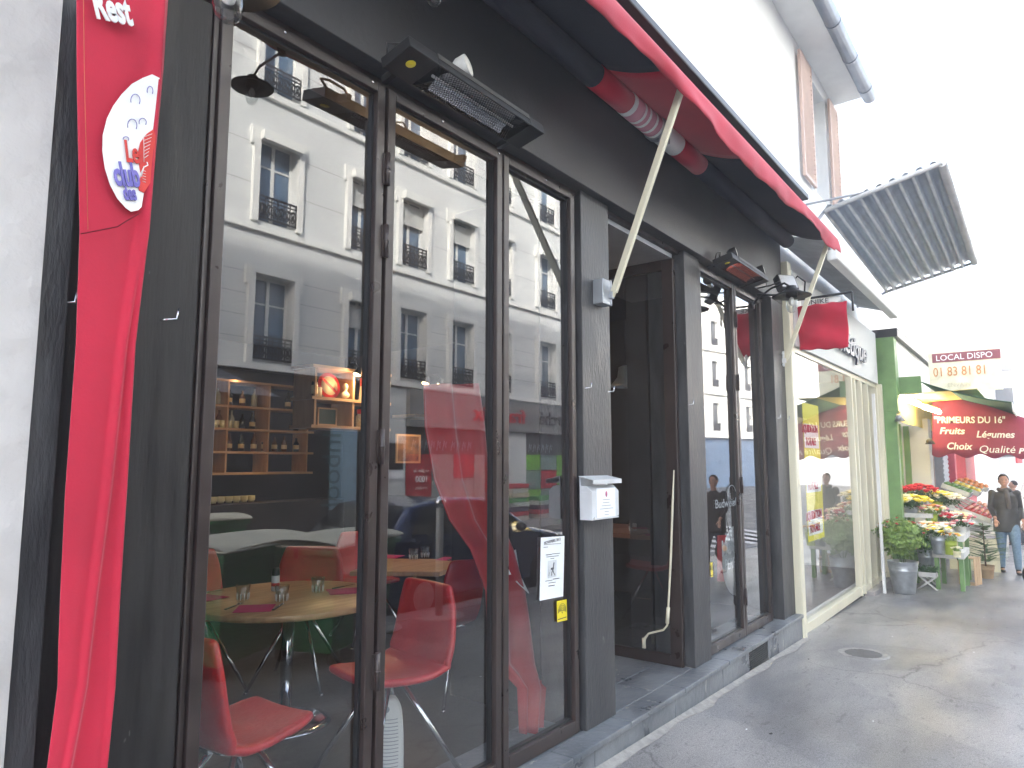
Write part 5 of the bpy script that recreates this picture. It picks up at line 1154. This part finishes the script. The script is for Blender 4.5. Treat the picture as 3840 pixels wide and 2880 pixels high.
t=thing('wall_display','dark framed display case on the pale pier across the street','display'); m=M(); m.box(12.17,D+.001,1.40,12.77,D+.05,2.06); m.build('case',dark_metal,t); m=M(); m.box(12.15,D+.001,1.15,12.80,D+.04,1.38); m.build('white_plate',paper,t)
# left shop: vertical banner, awning
t=thing('vertical_banner','pale blue vertical banner with dark letters across the street','banner'); m=M(); m.box(10.25,D+.3,.5,11.0,D+.34,2.35); m.build('board',mat('pale_blue_board',(.25,.38,.48),.5),t)
text('lettering','lnbool',.75,mat('teal_ink',(.04,.12,.14),.5),(10.50,D+.36,2.25),(0,0,-1),(-1,0,0),t,sx=.9)
t=thing('grey_awning','dark grey shop awning across the street at the left','awning'); m=M(); m.quad((4.5,D+.05,3.45),(7.6,D+.05,3.45),(7.95,D+1.7,2.8),(4.5,D+1.7,2.8)); m.build('canopy',mat('slate_canvas',(.10,.11,.13),.8),t,solid=.01)
# crates stacked
def stackc(x,y,n,seed,side):
    rnd=random.Random(seed); z=gz(x,y); cols=[(.6,.58,.52),(.5,.06,.08),(.08,.06,.10),(.45,.5,.48),(.10,.35,.12),(.55,.5,.35)]
    for i in range(n):
        h=.13; m=M(); w_=.85; m.box(-w_/2,-.2,0,w_/2,.2,.012)
        for a in ((-w_/2,-.2,w_/2,-.19),(-w_/2,.19,w_/2,.2),(-w_/2,-.2,-w_/2+.01,.2),(w_/2-.01,-.2,w_/2,.2)): m.box(a[0],a[1],.0,a[2],a[3],h-.01)
        c=cols[i%6]; o=m.build('cardboard_crate',mat('crate_%d'%cols.index(c),c,.7)); o.location=(x+rnd.uniform(-.05,.05),y,z+i*h); o.rotation_euler=(0,0,R(rnd.uniform(-6,6)))
        pos=['bottom','second from the bottom','third from the bottom','fourth from the bottom','fifth from the bottom','sixth from the bottom','seventh from the bottom','topmost'][i if i<n-1 else 7]
        tag(o,'empty fruit crate, %s of the %s stack across the street'%(pos,side),'crate','empty crates stacked by the supermarket')
stackc(16.3,-10.0,8,1,'taller'); stackc(17.7,-10.0,5,2,'shorter')
# corner building down the street
cb=thing('corner_building','ornate pale corner building far down the street, mirrored in the far window','building')
P0=Vector((33,-20.0,0)); dr=Vector((math.cos(R(11.8)),math.sin(R(11.8)),0)); nr=Vector((-dr.y,dr.x,0))
MX=Matrix(((dr.x,nr.x,0,P0.x),(dr.y,nr.y,0,P0.y),(0,0,1,0),(0,0,0,1)))
hs=[(1.0+i*2.2,1.95+i*2.2,a,b_) for i in range(11) for a,b_ in ((3.9,5.9),(7.1,9.0),(10.2,12.0))]
m=M(); holed(m,0,25,3.5,14,0,.3,hs,-1); m.box(0,-10,-.3,.0001,0,14); m.build('wall',stonem,cb).data.transform(MX)
m=M()
for z in (3.5,6.6,9.8): m.box(0,.0,z-.12,25,.22,z+.1); m.box(0,0,z+.11,25,.12,z+.22)
for i in range(12): m.box(.62+i*2.2-.3,.0,3.7,.62+i*2.2,.1,6.4)
m.build('cornice',stonem,cb,bevel=.02).data.transform(MX)
m=M()
for h in hs: m.quad((h[0],-.25,h[2]),(h[1],-.25,h[2]),(h[1],-.25,h[3]),(h[0],-.25,h[3]))
m.build('window_panes',winm,cb).data.transform(MX)
m=M()
for h in hs: m.box(h[0],-.05,h[2],h[1],-.03,h[2]+.55)
m.build('railings',iron,cb).data.transform(MX)
m=M(); m.box(0,-.2,-.3,25,-.1,3.4); m.build('shopfront',mat('blue_shopfront',(.10,.16,.26),.4),cb).data.transform(MX)
m=M(); m.box(2.2,-.1,2.0,9,1.0,2.9); m.build('orange_shop_awning',mat('orange_canvas',(.55,.22,.06),.7),cb).data.transform(MX)
# ---------------------------------------------------------------- kerbside bins, car, bollards (behind the camera, mirrored)
def wbin(x,y,rz,label,open_=False):
    z=gz(x,y); t=thing('wheeled_bin',label,'bin',(x,y,z-.12 if y<-3.85 else z),R(rz),'green wheeled bins along the kerb')
    m=M(); W,Dp=1.2,.72
    v0=[(-W/2*.86,-Dp/2*.8,.12),(W/2*.86,-Dp/2*.8,.12),(W/2*.86,Dp/2*.8,.12),(-W/2*.86,Dp/2*.8,.12)]; v1=[(-W/2,-Dp/2,1.0),(W/2,-Dp/2,1.0),(W/2,Dp/2,1.0),(-W/2,Dp/2,1.0)]
    a=[m.b.verts.new(p) for p in v0]; b_=[m.b.verts.new(p) for p in v1]; m.b.faces.new(a)
    for i in range(4): m.b.faces.new([a[i],a[(i+1)%4],b_[(i+1)%4],b_[i]])
    m.box(-W/2-.03,-Dp/2-.03,.93,W/2+.03,Dp/2+.03,1.0); m.build('bin_body',bin_green,t,bevel=.02)
    m=M(); m.grid(lambda u,v:((u-.5)*(W+.08),(v-.5)*(Dp+.08),1.02+.05*math.sin(PI*v)**.6+.015*math.sin(PI*u)),12,12); m.box(-W/2-.04,-Dp/2-.05,1.003,W/2+.04,Dp/2+.05,1.02); m.build('lid',bin_cream,t,bevel=.01)
    for sx_ in (-1,1):
        for sy_ in (-1,1): m=M(); m.lathe([(0,-.02),(.08,-.02),(.08,.02),(0,.02)],n=16,cap=False,mx=Matrix.Translation((sx_*.42,sy_*.25,.08))@Matrix.Rotation(R(90),4,'X')); m.build('wheel',dark_metal,t)
    m=M(); m.tube([(-W/2-.05,.0,1.0),(-W/2-.05,.0,.92)],.02,6); m.tube([(W/2+.05,0,1.0),(W/2+.05,0,.92)],.02,6); m.build('handle',dark_metal,t)
wbin(3.45,-3.35,-22,'cream lidded green bin nearest the restaurant doors'); wbin(5.2,-7.2,2,'second cream lidded green bin, out by the road'); wbin(4.30,-3.05,-22,'cream lidded green bin beside the parked car')
def car(loc,rz,label,paint,grp='cars parked along the kerb'):
    t=thing('parked_car',label,'car',loc,R(rz),grp)
    # profile along x (length 4.1), facing +x
    prof=[(-2.05,.35),(-2.08,.62),(-2.0,.92),(-1.75,1.02),(-1.35,1.38),(-.7,1.47),(.1,1.45),(.55,1.28),(1.05,.98),(1.7,.86),(2.0,.70),(2.08,.48),(2.02,.28),(-2.0,.25)]
    m=M(); n=len(prof); ys=[-.86,-.80,-.4,.4,.80,.86]; rings=[]
    for k,y in enumerate(ys):
        ring=[]
        for x,z in prof:
            tz=max(0,(z-.95)/.5); yy=y*(1-.20*tz) ; zz=z if abs(y)<.85 else z-.03; ring.append(m.b.verts.new((x*(1 if abs(y)<.85 else .985),yy,zz)))
        rings.append(ring)
    for a,b_ in zip(rings,rings[1:]):
        for i in range(n): f=m.b.faces.new([a[i],a[(i+1)%n],b_[(i+1)%n],b_[i]]); f.smooth=True
    m.b.faces.new(rings[0]); m.b.faces.new(rings[-1][::-1]); m.build('body',paint,t,bevel=.03)
    gm=mat('car_glass',(.012,.014,.016),.04,spec=1)
    m=M()
    for s_ in (1,-1):
        def yy(z): return s_*(.86*(1-.20*max(0,(z-.95)/.5))+.004)
        m.poly([(x,yy(z),z) for x,z in ((-1.45,1.05),(-1.15,1.36),(-.35,1.42),(-.35,1.03))],(0,s_*.004,0)); m.poly([(x,yy(z),z) for x,z in ((-.28,1.03),(-.28,1.42),(.1,1.40),(.5,1.24),(.78,1.02))],(0,s_*.004,0))
    m.build('side_window',gm,t); m=M(); m.poly([(.58,-.62,1.275),(.58,.62,1.275),(1.05,.72,.99),(1.05,-.72,.99)],(.01,0,.012)); m.poly([(-1.38,-.6,1.375),(-1.38,.6,1.375),(-1.76,.7,1.03),(-1.76,-.7,1.03)],(-.01,0,.012)); m.build('windscreen',gm,t)
    for x in (-1.28,1.28):
        for s_ in (1,-1):
            m=M(); m.lathe([(0,-.09),(.24,-.09),(.30,-.07),(.30,.07),(.24,.09),(0,.09)],n=24,cap=False,mx=Matrix.Translation((x,s_*.80,.30))@Matrix.Rotation(R(90),4,'X')); w_=m.build('wheel',mat('tyre',(.015,.015,.015),.8),t)
            m=M(); m.lathe([(0,-.096),(.17,-.092),(.19,-.088)],n=20,cap=False,mx=Matrix.Translation((x,s_*.80,.30))@Matrix.Rotation(R(90*s_),4,'X')); m.build('rim',steel,w_)
    for s_ in (1,-1):
        M().ball((1.95,s_*.62,.66),.1,.7,1.4,.6).build('headlight',mat('headlight_glass',(.7,.72,.75),.1),t); M().ball((-2.0,s_*.66,.78),.08,.6,1.2,1.3).build('tail_light',mat('tail_light_red',(.5,.01,.01),.2),t)
        M().ball((.62,s_*.96,1.02),.09,.6,1,.7).build('door_mirror',dark_metal,t); M().box(-.1,s_*.875,.86,.06,s_*.89,.885).build('door_handle',chrome,t)
    return t
blue=mat('blue_car_paint',(.012,.035,.12),.25,.3,var=.05,coat=1); car((7.6,-4.75,gz(7.6,-4.75)-.13),0,'dark blue car parked at the kerb opposite the restaurant',blue)
car((2.0,-4.8,gz(2.0,-4.8)-.13),180,'pale blue car at the kerb near the photographer',mat('pale_car_paint',(.05,.08,.14),.25,.4,coat=1))
def bollard(x,y,label,h=.95):
    t=thing('bollard',label,'bollard',(x,y,gz(x,y)),group='round topped kerb bollards'); m=M(); m.tube([(0,0,0),(0,0,h)],.045,14); m.build('post',mat('bollard_cream',(.42,.40,.36),.5),t); m=M(); m.ball((0,0,h+.05),.075); m.build('ball',chrome,t); m=M(); m.lathe([(0,0),(.30,0),(.30,.012),(0,.014)],n=28,cap=False); m.build('base_plate',mat('bollard_cream',(0,0,0)),t)
bollard(6.15,-3.45,'pale bollard with shiny ball beside the blue car',1.25); bollard(5.2,-3.5,'pale bollard between the green bins')
t=thing('moped','dark moped parked on its stand by the bins','moped',(4.9,-5.3,gz(4.9,-5.3)-.13),R(10))
m=M(); m.tube([(-.5,0,.7),(0,0,.55),(.35,0,.5),(.55,0,.95)],[.12,.16,.1,.08],10); m.ball((-.25,0,.78),.14,2.2,1,.5); m.build('body',mat('dark_grey_plastic',(.04,.04,.045),.4),t)
for x in (-.6,.62): m=M(); m.tube([(x+.25*math.cos(R(a)),0,.25+.25*math.sin(R(a))) for a in range(0,361,24)],.05,8); m.build('wheel',mat('tyre',(0,0,0)),t)
m=M(); m.tube([(.52,-.32,1.0),(.5,0,.98),(.52,.32,1.0)],.015,6); m.tube([(.5,0,.98),(.62,0,.25)],.03,8); m.build('handlebar',dark_metal,t)
# ---------------------------------------------------------------- pavement bits
t=thing('drain_cover','round iron cover set in the pavement','manhole cover',(7.48,-.80,gz(7.48,-.8)))
dcm=mat('worn_iron_cover',(.24,.23,.22),.5,.2,scale=14,col2=(.40,.38,.36)); m=M(); m.lathe([(0,.004),(.17,.004),(.215,.005),(.225,.002)],n=40,cap=False)
m.build('plate',dcm,t)
m=M()
for i in range(-6,7): L=math.sqrt(max(0,.16**2-(i*.024)**2)); m.box(i*.024-.004,-L,.0045,i*.024+.004,L,.009)
m.build('ribs',mat('worn_iron_dark',(.20,.195,.19),.5,.2),t); m=M(); m.lathe([(.205,.006),(.212,.010),(.22,.004)],n=40,cap=False); m.build('rim',dcm,t)
# mortar strip along the step
mort=mat('pale_mortar',(.26,.25,.235),.9,scale=18,col2=(.38,.36,.33),bump=.5,bscale=30)
m=M()
def ms(u,v):
    x=3.0+4.8*u; wdt=(.035+.07*max(0,noise.noise(Vector((x*2.3,0,0)))+.35)); y=-.19-wdt*v; return (x,y,gz(x,y)+.012*(1-v)**2*1.2+.003)
m.grid(ms,120,3); struct('mortar_strip',m,mort)
wetm=mat('damp_stain',(.05,.05,.055),.25,spec=.6); 
rnd=random.Random(12); 
for i in range(16):
    x=rnd.uniform(4.5,13); y=rnd.uniform(-1.9,-.35); m=M(); r=rnd.uniform(.004,.011); pts=[(x+r*1.6*math.cos(R(a))*rnd.uniform(.7,1.2),y+r*math.sin(R(a))*rnd.uniform(.7,1.2),0) for a in range(0,360,60)]
    m.poly([(a,b_,gz(a,b_)+.0015) for a,b_,c in pts],(0,0,.002)); o=m.build('litter_scrap',[paper,mat('dark_gum',(.03,.03,.03),.7)][i%2]); tag(o,'%s scrap trodden on the pavement'%['pale','dark'][i%2],'litter','%s scraps trodden on the pavement'%['pale','dark'][i%2])
# street beyond
fb=thing('distant_building','pale buildings closing the far end of the street','building'); m=M(); m.box(60,-14,-2,64,8,13); m.build('wall',white_wall,fb); m=M()
for i in range(7):
    for j in range(4): m.box(59.9,-12+i*2.8,2+j*3,59.99,-11+i*2.8,3.8+j*3)
m.build('windows',winm,fb)
fb2=thing('row_house','white row building beyond the fruit shop','building'); m=M(); m.box(30,.3,-1.5,59,8,10); m.build('wall',white_wall,fb2); m=M(); m.box(30,.0,-1,34,.3,2.6); m.build('red_shopfront',mat('red_shopfront',(.5,.05,.07),.6),fb2)
t=thing('red_awning','red awning of a shop beyond the greengrocer','awning'); m=M(); m.quad((26,.0,2.4),(32,.0,2.4),(32,-1.6,1.9),(26,-1.6,1.9)); m.box(26,-1.62,1.55,32,-1.58,1.9); m.build('canopy',mat('bright_red_canvas',(.6,.04,.06),.7),t,solid=.01)
t=car((30,-2.35,gz(30,-2.3)-.05),180,'white van like car far along the pavement edge',mat('white_car_paint',(.75,.75,.75),.3),None); t.scale=(1,1,1.25)

# ---- separate loose pieces of these parts into parts of their own
def islands(o,gap=.04):
    me=o.data; n=len(me.vertices); par=list(range(n))
    def f(a):
        while par[a]!=a: par[a]=par[par[a]]; a=par[a]
        return a
    for e in me.edges:
        a,b_=f(e.vertices[0]),f(e.vertices[1])
        if a!=b_: par[a]=b_
    comp={}
    for i in range(n): comp.setdefault(f(i),[]).append(i)
    bx=[]
    for k,v in comp.items():
        c=[me.vertices[i].co for i in v]; bx.append([[min(q[j] for q in c)-gap/2 for j in range(3)],[max(q[j] for q in c)+gap/2 for j in range(3)],[k]])
    ch=True
    while ch:
        ch=False; out=[]
        for b_ in bx:
            for o2 in out:
                if all(b_[0][j]<=o2[1][j] and b_[1][j]>=o2[0][j] for j in range(3)):
                    o2[0]=[min(p,q) for p,q in zip(o2[0],b_[0])]; o2[1]=[max(p,q) for p,q in zip(o2[1],b_[1])]; o2[2]+=b_[2]; ch=True; break
            else: out.append(b_)
        bx=out
    if len(bx)<2 or len(bx)>100: return
    for b_ in bx:
        ks=set(b_[2]); bm=bmesh.new(); bm.from_mesh(me); bm.verts.ensure_lookup_table()
        bmesh.ops.delete(bm,geom=[v for v in bm.verts if f(v.index) not in ks],context='VERTS')
        m2=bpy.data.meshes.new(o.name.split('.')[0]); bm.to_mesh(m2); bm.free()
        for mt in me.materials: m2.materials.append(mt)
        c=o.copy(); c.data=m2; c.name=o.name.split('.')[0]; C.objects.link(c)
    bpy.data.objects.remove(o)
SPL={'windows':'window','window_panes':'window_pane','railings':'railing'}
for o in list(bpy.data.objects):
    if o.type!='MESH' or o.parent is None: continue
    b0=o.name.split('.')[0]
    if b0 in SPL: o.name=SPL[b0]; islands(o)
    elif b0 in ('door_jamb','roller','roller_wrap','step_riser','awning_end_box','mullion','stay','window_frame','screw','bolt','trestle','shop_pier','sill_slab','step_slab','threshold_slab','interior_wall','uprights','lobby_wall','arm','side_window','windscreen','handle','shoes','panel','eyes','roller_print','rails','roller_shutter','facets','seat_mount','blue_scribble','white_stitching','mounting_bracket','rib_cap','graffiti','screws','slats'): islands(o,.012)

hz=bpy.data.materials.new('glare_haze_air'); hz.use_nodes=True; t_=hz.node_tree; t_.nodes.clear(); o_=t_.nodes.new('ShaderNodeOutputMaterial'); v_=t_.nodes.new('ShaderNodeVolumePrincipled')  # thin volume added to imitate lens glare, not haze in the street
v_.inputs['Color'].default_value=(.95,.96,1,1); v_.inputs['Density'].default_value=.0045; v_.inputs['Anisotropy'].default_value=.2; t_.links.new(v_.outputs[0],o_.inputs['Volume'])
h=M(); h.box(-62,-82,-4.5,170,24,24); tag(h.build('glare_haze',hz),kind='stuff'); sc.cycles.volume_bounces=1
